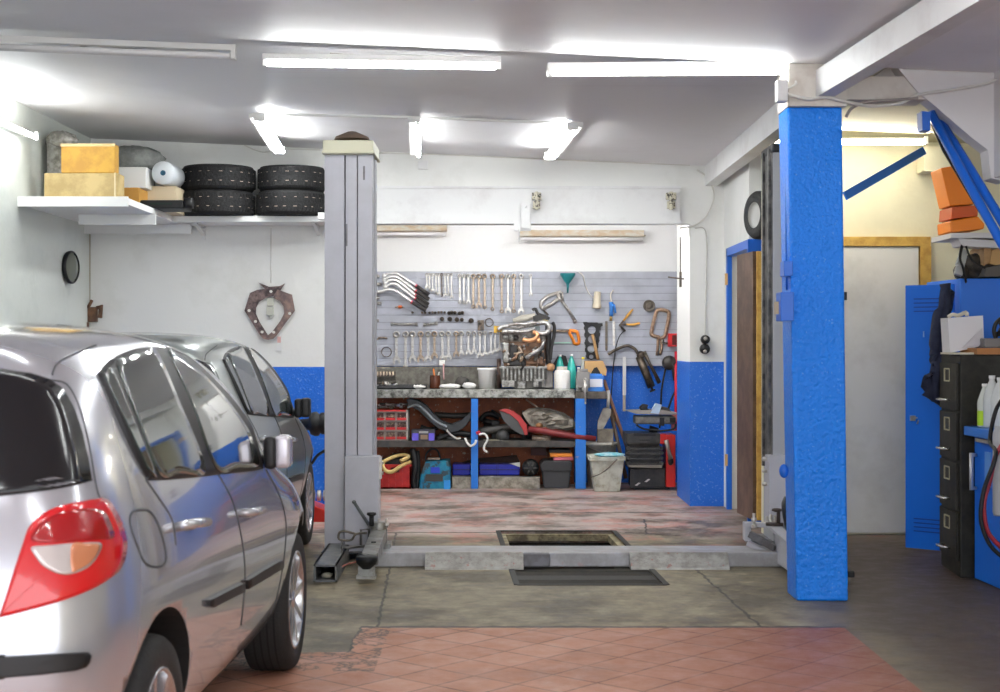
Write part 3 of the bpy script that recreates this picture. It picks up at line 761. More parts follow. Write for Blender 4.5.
cable('white cable dangling under the reflector lamp', [P(792,76,8.4),P(796,84,8.3),P(786,90,8.3),P(790,96,8.3)], .008)
cable('lamp wiring lying along the ceiling step at the left', [P(80,47,8.80),P(95,45,8.80),P(130,48,8.80),P(160,47,8.80),P(190,49,8.80)], .006, mat('cable_grey2', (.4,.37,.35), .5))
cable('lamp wiring lying along the ceiling step in the middle', [P(330,53,8.82),P(352,55,8.82),P(380,57,8.82),P(400,53,8.82),P(440,55,8.82)], .006, mat('cable_grey2', (.4,.37,.35), .5))
m = MB(); m.box(P(775,82,8.36),P(788,101,8.28)); tag(m.build('socket_box', beamw, bevel=.004), 'white switch box at the top left of the blue pillar', 'socket box')
m = MB(); m.tube([P(89,229,13.27),P(89,306,13.27)], .012, n=8); tag(m.build('pipe', mat('pipe_old', (.42,.36,.26), .6)), 'thin old pipe running down in the far left corner', 'pipe')

# unseen lamps added nearer the open front to brighten the room
for i, (x, y) in enumerate(((-1.6,5.0),(.6,5.0),(2.2,5.6),(-1.6,2.0),(.6,2.0))):
    lamp('unseen lit fluorescent lamp added nearer the garage front, %s' % ('left of the second row','middle of the second row','right of the second row','left of the front row','middle of the front row')[i], (x-.72,y,hc(x)-.04), (x+.72,y,hc(x)-.04), r=.02, w=.07, group='added lamps nearer the garage front')
# ---------------------------------------------------------------- left wall shelf and what lies on it
def box3(m, a, b, **k): return m.box(a, b, **k)
shm = mat('shelf_white', (.80,.80,.79), .5)
sh = thing('wall_shelf', 'white L-shaped wall shelf in the far left corner carrying boxes and tyres', 'shelf', (-3.2,12.3,2.5))
m = MB(); m.box((-3.63,11.3,2.485),(-2.80,DB,2.535)); m.box((-2.80,12.85,2.485),(-1.30,DB,2.535)); m.build('board', shm, sh, bevel=.003)
m = MB(); m.box((-3.63,11.28,2.47),(-2.80,11.31,2.545)); m.build('front_rail', shm, sh)
for d in (12.1,):
    m = MB(); m.box((-3.40,d,2.40),(-2.78,d+.03,2.483)); m.build('support', shm, sh)
m = MB(); m.box((-3.63,13.1,2.40),(-2.70,13.13,2.483)); m.build('support', shm, sh)
for x in (196,314):
    m = MB(); p = P(x,228,12.95); m.bar((p.x,DB,2.40),(p.x,12.95,2.48), .03, .012); m.bar((p.x,DB-.01,2.36),(p.x,DB-.01,2.48), .03,.012,up=(0,1,0)); m.bar((p.x,12.9,2.475),(p.x,DB,2.475),.03,.014); m.build('bracket', shm, sh)
ST = 2.5352
def crate(name, label, cat, x0, x1, ytop, ybot, d, dep, mt, lid=None, rot=0, zb=None):
    a = P(x0,ytop,d); b = P(x1,ybot,d); z0 = ST if zb is None else zb
    m = MB(); m.box((a.x,d,z0),(b.x,d+dep,a.z))
    o = m.build(name, mt, bevel=.006); tag(o, label, cat)
    return o, a, b
must = mat('mustard_card', (.62,.35,.05), .55, col2=(.50,.26,.04), nscale=10)
tan = mat('tan_card', (.53,.40,.18), .6, col2=(.40,.29,.12), nscale=8)
tape = mat('tape_brown', (.72,.62,.40), .3)
o, a, b = crate('cardboard_box', 'long tan cardboard box at the shelf\'s left end, underneath the mustard box', 'box', 44,118,173,0,11.55,.2,tan)
m = MB(); m.box((b.x-.028,11.543,ST),(b.x-.018,11.752,a.z+.002)); m.build('tape', tape, o)
ztan = a.z
o, a, b = crate('cardboard_box', 'mustard yellow cardboard box standing on the long tan box', 'box', 61,115,144,0,11.56,.12,must,zb=ztan+.001)
m = MB(); m.box((a.x-.002,11.553,a.z-.02),(b.x+.002,11.56,a.z+.003)); m.build('tape', mat('tape_clear', (.75,.55,.25), .2), o)
m = MB(); rnd = random.Random(3)
c0 = P(62,141,11.95)
m.ball(c0+Vector((.0,0,.0)), 1, n=22, sc=(.125,.15,.075), jit=.2, rnd=rnd); m.box((c0.x-.09,11.85,ST),(c0.x+.1,12.1,c0.z-.03))
tag(m.build('plastic_bag', mat('bag_clear', (.45,.44,.40), .25, col2=(.18,.17,.15), nscale=14), smooth=True), 'crumpled greyish plastic bag heaped behind the mustard box', 'bag')
o, a, b = crate('cardboard_box', 'small white cardboard box right of the long tan box', 'box', 118,146,167,188,12.3,.3,mat('white_card', (.82,.82,.80), .5), zb=P(0,188,12.3).z)
o, a, b = crate('cardboard_box', 'orange-brown cardboard box under the small white box', 'box', 122,139,187.5,0,12.2,.4,mat('orange_card', (.52,.26,.05), .6))
o, a, b = crate('cardboard_box', 'pale cream flat box beneath the white film roll', 'box', 139,176,186,0,12.5,.35,mat('cream_card', (.66,.55,.38), .6))
zb = a.z
t = thing('film_roll', 'roll of white wrapping film lying on the pale cream box', 'roll', P(163,178,12.45))
c = P(163,178,12.40); c.z = zb+.098
m = MB(); m.lathe([(.022,0),(.095,0),(.098,.01),(.098,.34),(.0,.34)], o=c, ax=(.04,1,0), n=32, cap=False); m.build('film', mat('film_white', (.72,.76,.80), .35), t)
m = MB(); m.lathe([(.0,.006),(.014,.006),(.016,-.002),(.022,-.002),(.024,.01)], o=c, ax=(.04,1,0), n=20, cap=False); m.build('core', mat('core_blue', (.03,.12,.2), .5), t)
m = MB(); rnd = random.Random(5)
m.ball(P(132,160,12.9), 1, n=26, sc=(.28,.16,.12), jit=.16, rnd=rnd); m.box((P(115,0,12.9).x,12.8,ST),(P(150,0,12.9).x,13.1,P(0,166,12.9).z))
tag(m.build('tarpaulin', mat('tarp_grey', (.22,.23,.22), .7, col2=(.36,.37,.35), nscale=8), smooth=True), 'folded grey tarpaulin heaped behind the small white box', 'tarpaulin')
t = thing('plastic_case', 'black plastic case lying flat at the bend of the shelf', 'case', P(165,208,12.2))
m = MB(); m.box((P(140,0,12.15).x,12.15,ST),(P(183,0,12.15).x,12.5,P(0,200,12.15).z)); m.build('body', blk2, t, bevel=.01)
m = MB(); m.box((P(150,0,12.14).x,12.14,ST+.03),(P(172,0,12.14).x,12.15,P(0,203,12.15).z)); m.build('panel', mat('case_glass', (.03,.045,.04), .15), t)
m = MB(); m.cyl(Vector((P(185,0,12.2).x,12.2,ST+.045)),Vector((P(193,0,12.2).x,12.2,ST+.045)), .045, n=18); m.build('lens', blk2, t)
tread = mat('tyre_black', (.011,.011,.012), .75, bump=.5, bscale=50)
tmark = mat('tyre_mark', (.62,.48,.40), .6)
def flat_tyre(label, cx, z0, R=.315, w=.215, seed=0):
    t = thing('tyre', label, 'tyre', (cx,12.985,z0), 'used tyres on the shelf')
    m = MB(); m.lathe([(R*.62,0.01),(R*.75,0),(R*.93,.004),(R*.985,.03),(R,.06),(R,w-.06),(R*.985,w-.03),(R*.93,w-.004),(R*.75,w),(R*.62,w-.01)], o=(cx,12.985,z0), n=64, cap=False)
    # tread blocks
    rnd = random.Random(seed)
    for row, (h0, h1) in enumerate(((.030,.065),(.072,.103),(.112,.143),(.150,.185))):
        for k in range(56):
            a = 2*PI*(k+(row%2)*.5)/56; a2 = a+2*PI/56*.70; sk = .035*(1 if row < 2 else -1)
            q = [(R+.004, a, h0),(R+.004, a2, h0),(R+.004, a2+sk, h1),(R+.004, a+sk, h1)]
            o3 = [Vector((cx+r*math.cos(b), 12.985+r*math.sin(b), z0+h)) for r, b, h in q]
            i3 = [Vector((cx+(r-.006)*math.cos(b), 12.985+(r-.006)*math.sin(b), z0+h)) for r, b, h in q]
            m.add(o3+i3, [(0,1,2,3),(0,4,5,1),(1,5,6,2),(2,6,7,3),(3,7,4,0)])
    for row in (.068,.147):
        for k in range(22):
            a = 2*PI*k/22+rnd.random()*.1; a2 = a+.05+rnd.random()*.05
            m.add([Vector((cx+(R+.003)*math.cos(b), 12.985+(R+.003)*math.sin(b), z0+row+dz)) for b, dz in ((a,0),(a2,0),(a2,.004),(a,.004))], [(0,1,2,3)], 1)
    m.build('casing', [tread, tmark], t)
cx1, cx2 = P(218,0,12.985).x, P(291.5,0,12.985).x
flat_tyre('lower tyre of the left stack on the shelf', cx1, ST, seed=1)
flat_tyre('upper tyre of the left stack on the shelf', cx1+.005, ST+.217, seed=2)
flat_tyre('lower tyre of the right stack on the shelf, next to the lift column', cx2, ST, .298, seed=3)
flat_tyre('upper tyre of the right stack on the shelf, next to the lift column', cx2+.005, ST+.217, .292, .21, seed=4)
m = MB(); m.box(P(318,219,12.8),P(325,213,12.85)); tag(m.build('price_tag', shm), 'tiny white card at the foot of the right tyre stack', 'card')
# left wall things
t = thing('wall_mirror', 'round black-rimmed convex mirror on the left wall above the car roofs', 'mirror', P(70,267,12.4))
c = Vector((-3.60,12.55,P(0,267,12.5).z))
m = MB(); m.lathe([(0,-.03),(.10,-.02),(.135,-.005),(.14,.02),(.125,.03)], o=c, ax=(.985,-.17,0), n=32, cap=False); m.build('housing', blk2, t)
m = MB(); m.lathe([(.125,.02),(.08,.035),(0,.042)], o=c, ax=(.985,-.17,0), n=32, cap=False); m.build('glass', mat('mirror_grey', (.20,.21,.17), .15, .5), t)
m = MB(); m.box(P(83,307,13.2),P(98,322,13.28)); m.tube([P(86,322,13.2),P(84,345,13.2)], .03); m.tube([P(97,308,13.2),P(101,305,13.2),P(100,318,13.2)], .02); m.tube([P(88,308,13.2),P(92,300,13.2)], .015)
tag(m.build('rusty_bracket', mat('rust_dark', (.10,.05,.03), .7, col2=(.2,.10,.05), nscale=18), bevel=.006), 'small rusty brown clamp at the foot of the corner pipe', 'clamp')
# puller frame on the wall (two curved plates)
pf = lambda x, y: P(230+x/6.918, 260+y/6.918, DB-.03)
t = thing('puller_frame', 'scratched dark steel clamp frame hanging on the white wall', 'clamp', pf(275,350))
iron = mat('scratched_iron', (.055,.04,.042), .45, .5, col2=(.24,.17,.16), nscale=16)
m = MB(); m.prism([pf(*q) for q in ((195,155),(270,185),(345,180),(380,162),(345,215),(300,250),(240,265),(200,290),(180,330),(178,370),(205,430),(262,520),(240,535),(205,515),(100,350),(118,290),(138,228),(190,205),(240,200))], (0,.012,0)); m.build('jaw', iron, t)
m = MB(); m.prism([pf(*q)+Vector((0,-.010,0)) for q in ((330,205),(430,240),(450,350),(390,430),(325,520),(300,545),(265,552),(230,545),(205,515),(262,522),(290,500),(350,420),(375,370),(372,320),(345,285),(300,262),(310,235))], (0,.010,0)); m.build('jaw', mat('scratched_iron2', (.12,.09,.09), .4, .5, col2=(.30,.20,.17), nscale=14), t)
for x, y in ((285,218),(134,350),(178,425),(224,498),(304,500),(415,370)):
    m = MB(); m.cyl(pf(x,y)+Vector((0,-.022,0)), pf(x,y)+Vector((0,-.008,0)), .013, n=12); m.build('bolt', mat('bolt_white', (.75,.73,.68), .4), t)
m = MB(); m.box(pf(255,262),pf(302,318)+Vector((0,.02,0))); m.box(pf(252,326)+Vector((0,-.01,0)),pf(302,385)+Vector((0,.02,0))); m.box(pf(268,385),pf(290,398)+Vector((0,.02,0)))
tag(m.build('light_switch', mat('switch_aged', (.55,.55,.48), .5), bevel=.004), 'small aged light switch inside the steel clamp frame', 'switch')
t = thing('thermometer', 'small white thermometer tag on the wall below the steel clamp frame', 'thermometer', pf(337,570))
m = MB(); m.box(pf(320,500)+Vector((0,.015,0)),pf(355,628)+Vector((0,.025,0))); m.build('plate', shm, t)
m = MB(); m.box(pf(326,530)+Vector((0,.010,0)),pf(350,572)+Vector((0,.015,0))); m.build('scale', mat('pink', (.75,.45,.42), .5), t)
# things between the second car and the lift column
t = thing('flanged_shaft', 'black round flanged shaft end beside the lift column above the car', 'machine part', P(315,425,10.9))
m = MB(); m.lathe([(.035,-.16),(.045,-.15),(.050,-.04),(.085,-.03),(.10,0),(.10,.03),(.08,.05),(.09,.06),(.09,.16)], o=P(314,424,12.3), ax=(1,0,.06), n=24); m.build('shaft', blk2, t)
m = MB(); m.tube(smoothpath([P(305,470,12.4),P(312,463,12.4),P(318,455,12.4),P(330,448,12.4)],5), .012); m.build('hose', blk2, t)
m = MB(); m.box(P(322,434,11.0), P(345,600,11.4)); 
t = thing('trolley_jack', 'red low trolley jack on the floor behind the lift column', 'jack', P(320,522,12.3))
jr = mat('jack_red', (.55,.03,.02), .4)
m = MB(); m.prism([P(304,502,12.1),P(330,512,12.1),P(345,522,12.1),P(345,525,12.1),P(304,524,12.1)], (0,.3,0)); m.build('frame', jr, t, bevel=.006)
m = MB()
for k in range(4): m.lathe([(.03,0),(.045,.004),(.045,.03),(.03,.034)], o=P(305+k*6,495.5,12.2), ax=(1,0,0), n=16)
m.build('roller', steel, t)
# ---------------------------------------------------------------- two-post vehicle lift
gp = mat('lift_grey', (.50,.50,.55), .42, col2=(.45,.45,.49), nscale=5, lo=.45, hi=.7)
gd = mat('lift_grey_dark', (.20,.20,.22), .45, col2=(.12,.11,.11), nscale=10)
gs = mat('lift_arm_grey', (.36,.37,.36), .3, .4, col2=(.18,.16,.13), nscale=9)
chk = mat('checker_plate', (.58,.58,.54), .3, .5, col2=(.40,.38,.35), nscale=12, spots=.6, spotcol=(.5,.2,.17), spotscale=25, spotlo=.64)
lift = thing('vehicle_lift', 'grey two-post vehicle lift standing astride the inspection pit', 'vehicle lift', (.45,10,0))
Z = lambda py, d: HC-(py-HZ)*d/F
Xp = lambda px, d: (px-500)*d/F
def column(sg):
    # sg=+1: left column, its opening to the right
    if sg > 0:
        x0, x1, zt = Xp(324.5,10), Xp(372.5,10), Z(152,10)
        m = MB()
        m.box((x0,10.0,.03),(Xp(344.2,10),10.36,zt)); m.box((Xp(345.4,10),10.012,.03),(Xp(356.8,10),10.36,zt)); m.box((Xp(357.8,10),10.0,.03),(x1,10.10,zt)); m.box((Xp(357.8,10),10.26,.03),(x1,10.36,zt))
        m.box((x0+.03,10.03,.03),(x1-.03,10.34,zt), 1)
        c = m.build('column', [gp, blk2], lift, bevel=.004)
        m = MB(); m.box(P(322.5,152,9.95), P(373.5,140,9.95)+Vector((0,.46,0))); m.box(P(321.5,153.5,9.93), P(374.5,150.5,9.93)+Vector((0,.5,0))); m.build('cap', mat('cap_cream', (.68,.66,.50), .5), c, bevel=.008)
        m = MB(); m.lathe([(.12,0),(.11,.02),(.03,.055),(0,.058)], o=P(352,140,10.15), n=24, cap=False); m.build('cap_dome', mat('dome_brown', (.16,.11,.08), .6), c)
        m = MB(); m.box(P(344.5,553,9.93),P(379,456.5,9.93)+Vector((0,.14,0))); k = m.build('carriage', gp, lift, bevel=.006)
        m = MB(); m.box(P(379,457,9.95),P(381.5,479,9.95)+Vector((0,.05,0))); 
        for z in (463,473): m.cyl(P(378,z,9.97),P(383.5,z,9.97),.012)
        m.build('bolt', steel, k)
        m = MB(); m.box(P(321,553,9.9),P(381,549,9.9)+Vector((0,.55,-.02))); m.build('base_plate', gd, lift)
        m = MB(); m.box(P(363,166,9.998),P(365,180,10.0)); m.build('scratch', gd, c)
        m = MB(); m.box(P(346,224,10.008),P(347.5,246,10.013)); m.build('scratch', gd, c)
    else:
        m = MB(); x0, x1, zt = Xp(773,10), Xp(806,10), Z(148,10)
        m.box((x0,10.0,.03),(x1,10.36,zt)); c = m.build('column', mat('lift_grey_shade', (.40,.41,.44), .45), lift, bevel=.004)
        m = MB(); m.box((x0-.006,10.015,.6),(x0+.002,10.35,zt+.03)); m.box((x0-.022,10.05,.6),(x0-.004,10.09,zt)); m.box((x0-.022,10.27,.6),(x0-.004,10.31,zt)); m.build('chain_guard', mat('guard_black', (.03,.03,.032), .4, col2=(.18,.17,.16), nscale=10), c)
        m = MB(); m.box((x0-.01,9.97,zt-.03),(x1+.01,10.4,zt+.03)); m.build('cap', blk2, c, bevel=.01)
        m = MB(); m.box(P(769,524,9.9),P(812,456,9.9)+Vector((0,.16,0)));  k = m.build('carriage', gp, lift, bevel=.006)
        for y in (459,471,484):
            m = MB(); m.cyl(P(764,y,9.98),P(771,y,9.98),.011,n=10); m.ball(P(764,y,9.98),.016,n=8); m.build('bolt', steel, k)
        m = MB(); m.box(P(752,547,10.0),P(815,543,9.9)+Vector((0,.5,0))); m.build('base_plate', gd, lift)
column(1); column(-1)
# crossbeam on the floor with two checker-plate ramps
m = MB(); m.box((-.82,9.64,.0),(2.05,9.98,.092)); cb = m.build('crossbeam', mat('crossbeam_grey', (.46,.46,.48), .35, col2=(.34,.33,.33), nscale=7, spots=.35, spotcol=(.45,.25,.22), spotscale=18, spotlo=.62), lift, bevel=.008)
m = MB(); m.box((Xp(523,9.6),9.60,.004),(Xp(550,9.6),9.645,.094)); m.build('joint_plate', gd, cb, bevel=.01)
for x0, x1 in ((425,523.5),(630.5,729)):
    m = MB(); a, b = Xp(x0,9.55), Xp(x1,9.55)
    m.prism([(a,9.52,.0),(a,9.52,.012),(a,9.62,.098),(a,9.645,.098),(a,9.645,0)], (b-a,0,0))
    for i in range(22):
        for j in range(5):
            u = (i+.5+(j%2)*.5)/22.5; v = (j+.5)/5
            p = Vector((a+(b-a)*u, 9.52+.1*v, .013+.086*v)); dd = Vector((.016 if (i+j)%2 else -.016, .008, .0069)); 
            m.bar(p-dd*.6, p+dd*.6, .005, .004, up=(0,-.65,.76))
    m.build('ramp', chk, lift)
# left foot channel, swing arm and its gear
m = MB(); x0, x1, d0, d1 = Xp(313.5,9.02), Xp(337,9.02), 9.02, 10.0; z = .105; w = .012; sh_ = .08
def shear(mb): 
    for v in mb.v: v.x += (v.y-9.02)*.0
for a, b in (((x0,d0,0),(x0+w,d1,z)),((x1-w,d0,0),(x1,d1,z)),((x0,d0,0),(x1,d1,w)),((x0,d0,z-w),(x1,d1,z))): m.box(a, b)
for v in m.v: v.x += (v.y-9.02)*-.02
m.build('foot_channel', mat('channel_dark', (.20,.20,.19), .45, col2=(.12,.13,.15), nscale=8), lift)
m = MB(); m.ball(Vector(((x0+x1)/2, 9.1, .03)), .03, n=8, sc=(1.2,1,.6)); m.build('rag', mat('rag_pale', (.4,.38,.3), .8), lift)
arm0 = Vector((Xp(379,9.85),9.85,.185)); arm1 = Vector((Xp(370,9.05),9.05,.135))
m = MB(); m.bar(arm0, arm0.lerp(arm1,1.0), .098, .075); A = m.build('arm', gs, lift, bevel=.005)
m = MB(); m.bar(arm0.lerp(arm1,.6)+Vector((0,0,.042)), arm0.lerp(arm1,.62)+Vector((0,0,.042)), .03,.006); m.build('slot', blk2, A)
pc = arm1+Vector((-.015,-.06,.0))
m = MB(); m.lathe([(.03,-.05),(.058,-.02),(.066,0),(.066,.022),(.058,.028),(0,.03)], o=pc, n=28, cap=False); m.build('pad', blk2, A)
m = MB(); m.box(pc+Vector((-.058,-.05,-.105)),pc+Vector((.058,.03,-.085))); m.box(pc+Vector((-.05,-.02,-.10)),pc+Vector((.05,.03,-.02))); m.build('pad_bracket', gs, A)
m = MB(); m.cyl(arm0+Vector((0,0,-.10)),arm0+Vector((0,0,.08)),.055,n=20); m.box(arm0+Vector((-.07,-.02,.045)),arm0+Vector((.06,.10,.065))); m.box(arm0+Vector((-.08,-.03,-.12)),arm0+Vector((.075,.12,-.06))); m.build('pivot', gs, A)
for dx in (-.05,.0,.05):
    m = MB(); q = arm0+Vector((dx,-.02,.06)); m.lathe([(.016,0),(.016,.02),(.009,.02),(.009,.045),(0,.045)], o=q, n=10, cap=False); m.build('bolt', steel, A)
m = MB(); m.tube([P(354,502,9.8),P(369,525,9.8)], .011); m.ball(P(354,502,9.8),.014,n=10); m.build('lever', mat('lever_grey', (.12,.13,.13), .5), A)
m = MB(); m.cyl(P(371.5,526,9.75),P(371.5,516,9.75),.016); m.lathe([(.02,0),(.032,.01),(.03,.022),(0,.026)], o=P(371.5,516,9.75), n=14); m.build('knob', blk2, A)
m = MB(); m.tube(smoothpath([P(356,534,9.6),P(346,531.5,9.6),P(339.5,532.5,9.6),P(339,539,9.6),P(346,540.5,9.6),P(352,539.5,9.6),P(356,534,9.6),P(366,533,9.75)],4), .008); m.build('loop_handle', mat('loop_brown', (.16,.14,.11), .4,.6), A)
m = MB(); m.tube([P(361,545,9.7),P(361,530,9.7),P(369,529,9.75),P(369,545,9.8)], .009); m.tube([P(341,548,9.6),P(368,546,9.7)], .008); m.tube([P(342,540,9.6),P(342,562,9.45)], .005); m.build('locking_rod', mat('rod_grey', (.22,.21,.2), .4,.6), A)
m = MB(); m.tube(smoothpath([P(340,569,9.4),P(345,565,9.4),P(356,562,9.5),P(366,560,9.6)],4), .005); m.build('pin_cord', mat('cord_red', (.45,.15,.12), .6), A)
# right carriage's arms
q0 = Vector((Xp(757,9.8),9.8,.19))
m = MB(); m.prism([P(775,527,9.75),P(790,545,9.2),P(800,556,9.0),P(800,577,9.0),P(788,571,9.2),P(775,562,9.75)], (.05,.03,0)); m.prism([P(767,524,9.8),P(780,524,9.8),P(800,545,9.1),P(790,545,9.1)], (0,0,-.02)); A2 = m.build('arm', gp, lift, bevel=.004)
m = MB(); m.box(P(745,541,9.9),P(751,523,9.9)+Vector((0,.1,0))); m.bar(P(748,543,9.85),P(775,556,9.75),.05,.03); m.bar(P(748,524,9.9),P(768,525,9.85),.06,.03); m.build('arm_link', gp, A2, bevel=.003)
m = MB(); m.bar(P(750,534,9.8),P(775,548,9.7),.04,.04); m.build('arm_core', gd, A2)
for x, y in ((754,521),(767,524),(771,522),(775,523),(754,528)):
    m = MB(); m.lathe([(.018,0),(.018,.02),(.010,.02),(.010,.05),(0,.05)], o=P(x,y,9.75), n=10, cap=False); m.build('bolt', steel, A2)
m = MB(); m.tube([P(766,524,9.7),P(783,524.5,9.7)], .012); m.cyl(P(778.5,523,9.7),P(778.5,511,9.7),.012); m.lathe([(.015,0),(.034,.008),(.03,.022),(0,.026)], o=P(777,512,9.7), n=14); m.build('knob', mat('knob_brown', (.07,.05,.04), .5), A2)
m = MB(); m.lathe([(.10,-.02),(.13,0),(.13,.03),(.1,.04)], o=P(788,517,9.4), ax=(1,-.3,.2), n=24); m.build('pad', blk2, A2)
# tyre hanging on the side wall
t = thing('tyre', 'small wheel with its tyre hanging on the wall behind the blue pillar', 'tyre', P(758,215,11.6))
c = Vector((1.955, 11.55, Z(215,11.55)))
m = MB(); R = .185
m.lathe([(.10,0),(.13,-.01),(.17,.0),(R,.02),(R+.003,.07),(R,.10),(.16,.115)], o=c, ax=(.95,.31,0), n=40, cap=False)
m.build('casing', mat('tyre_black2', (.03,.03,.03), .7, bump=.5, bscale=70), t)
m = MB(); m.lathe([(.11,.0),(.112,.012),(.09,.03),(.04,.035),(0,.03)], o=c, ax=(.95,.31,0), n=30, cap=False); m.build('rim', mat('rim_pale', (.55,.55,.53), .4), t)
# hook fitting on the pier
t = thing('hanging_socket', 'black round hanging socket on the white pier at the end of a cable', 'socket', P(705,343,DB-.05))
m = MB(); m.lathe([(0,-.03),(.035,-.03),(.04,0),(.04,.04)], o=P(705.5,339.5,DB-.05), ax=(0,1,0), n=18); m.lathe([(0,-.03),(.04,-.03),(.045,0),(.045,.04)], o=P(705,349,DB-.05), ax=(0,1,0), n=18); m.build('body', blk2, t)
m = MB(); m.ball(P(705.5,338.5,DB-.09),.018,n=8); m.ball(P(705,351.5,DB-.09),.018,n=8); m.build('cap', mat('cap_grey', (.35,.33,.3), .5), t)
t = thing('wall_hook', 'small steel hook rail on the edge of the white pier', 'hook', P(680,280,DB-.02))
m = MB(); m.box(P(679.5,272,DB-.02),P(681.5,287,DB)); m.tube([P(668,277,DB-.03),P(684,279,DB-.03)], .006); m.tube([P(680.5,237,DB-.02),P(680.5,272,DB-.02)], .005); m.build('rail', dsteel, t)
# ---------------------------------------------------------------- alcove: pegboard and tools
DPB = 15.50   # face of the board
pegm = bpy.data.materials.new('slatted_board'); pegm.use_nodes = True
def _peg():
    nt = pegm.node_tree; b = nt.nodes['Principled BSDF']; L = nt.links.new
    tc = nd(nt,'ShaderNodeTexCoord'); n = nd(nt,'ShaderNodeTexNoise', Scale=3.0, Detail=6.0); L(tc.outputs['Object'], n.inputs['Vector'])
    r = nd(nt,'ShaderNodeValToRGB'); r.color_ramp.elements[0].position=.4; r.color_ramp.elements[0].color=(.45,.47,.54,1); r.color_ramp.elements[1].position=.7; r.color_ramp.elements[1].color=(.34,.35,.39,1)
    L(n.outputs['Fac'], r.inputs['Fac']); L(r.outputs['Color'], b.inputs['Base Color']); b.inputs['Roughness'].default_value=.5
_peg()
pb = thing('tool_board', 'large grey slatted tool board on the alcove wall above the workbench', 'tool board', P(520,320,15.55))
zt, zb_ = Z(271.5,DPB), Z(366,DPB)
m = MB(); n = 13; hgt = (zt-zb_)/n
for i in range(n): m.box((-1.75,DPB,zb_+i*hgt+.0022),(Xp(677.5,DPB),DPB+.03,zb_+(i+1)*hgt-.0022))
m.build('slat_panel', pegm, pb)
m = MB(); m.box((-1.75,DPB+.012,zb_),(Xp(677.5,DPB),DPB+.07,zt)); m.build('backing', mat('board_groove', (.24,.25,.28), .6), pb)
DT = DPB-.022
c3 = lambda x, y, dd=0.0: P(370+x/5.769, 260+y/5.769, DT+dd)
c4 = lambda x, y, dd=0.0: P(520+x/4.941, 260+y/4.941, DT+dd)
k96 = F/DT
ORD = ['first','second','third','fourth','fifth','sixth','seventh','eighth','ninth','tenth','eleventh','twelfth','thirteenth','fourteenth','fifteenth','sixteenth','seventeenth']
def wrench(label, top, bot, wd, mt, jaw=True, group=None, ringtop=True):
    "combination wrench hanging by its ring"
    top = Vector(top); bot = Vector(bot); L_ = (top-bot).length; ax = (top-bot).normalized(); sd = Vector((ax.z,0,-ax.x)); Y = Vector((0,1,0))
    m = MB(); r = wd*1.05
    rc = top-ax*r
    if ringtop: m.tube([rc+sd*(r*.74*math.cos(a))+ax*(r*.74*math.sin(a)) for a in [2*PI*k/14 for k in range(14)]], r*.34, n=6, closed=True)
    m.bar(rc-ax*r*.8, bot+ax*wd*1.3, wd*.80, .010, up=(0,1,0))
    if jaw:
        J = bot+ax*wd*.9; w = wd*1.15
        pts = [(-.45,1.3),(-1.0,.55),(-1.05,-.45),(-.60,-1.0),(-.42,-.35),(-.40,.10),(0,.30),(.40,.10),(.50,-.30),(.85,-.75),(1.12,-.15),(1.0,.6),(.45,1.3)]
        m.prism([J+sd*(w*a)+ax*(w*b)-Y*.006 for a, b in pts], Y*.012)
    else:
        m.tube([bot+ax*wd*.7+sd*(wd*.6*math.cos(a))+ax*(wd*.6*math.sin(a)) for a in [2*PI*k/12 for k in range(12)]], wd*.26, n=6, closed=True)
    return tag(m.build('wrench', mt), label, 'wrench', group)
steel2 = mat('wrench_chrome', (.50,.49,.47), .30, .8, col2=(.34,.31,.27), nscale=40)
steel3 = mat('wrench_rusty', (.42,.35,.28), .40, .65, col2=(.26,.19,.13), nscale=40)
xs = (327,343,360,380,396,412,432,450,469); ys = (168,178,186,196,206,210,212,204,224)
for i, (x, y) in enumerate(zip(xs, ys)):
    wrench(f'slim wrench, {ORD[i]} from the left in the tool board\'s upper row', c3(x,76), c3(x+3,y), .016, steel2 if i != 5 else dsteel, jaw=(i%2==0), group='slim wrenches in the upper row')
xs = (518,542,568,596,628,660,708,760,796,829,873); ys = (252,254,254,278,278,282,292,306,308,304,312)
for i, (x, y) in enumerate(zip(xs, ys)):
    wrench(f'long wrench, {ORD[i]} from the left of the eleven in the upper row', c3(x,80), c3(x+(3 if i == 5 else 0),y), .026 if i > 2 else .021, steel3 if i in (3,4,5,6,7,9) else steel2, jaw=i in (2,4,8,10), group='long wrenches in the upper row')
wrench('short wrench hanging alone right of the upper row of wrenches', c4(53,70), c4(53,180), .017, steel2)
xs = (152,205,245,292,335,372,415,452,497,527,568,600,634,664,697,722,748); ys = (600,650,590,590,588,572,584,578,560,555,550,544,562,556,548,536,530)
for i, (x, y) in enumerate(zip(xs, ys)):
    wrench(f'open-ended wrench, {ORD[i]} from the left in the lower row', c3(x,410), c3(x+(4 if i in (6,) else 0),y), .033-.0009*i, steel3 if i in (3,5,8) else steel2, group='wrenches in the lower row')
for x, y0, y1 in ((152,450,545),(245,450,545),(452,450,530)):
    pass
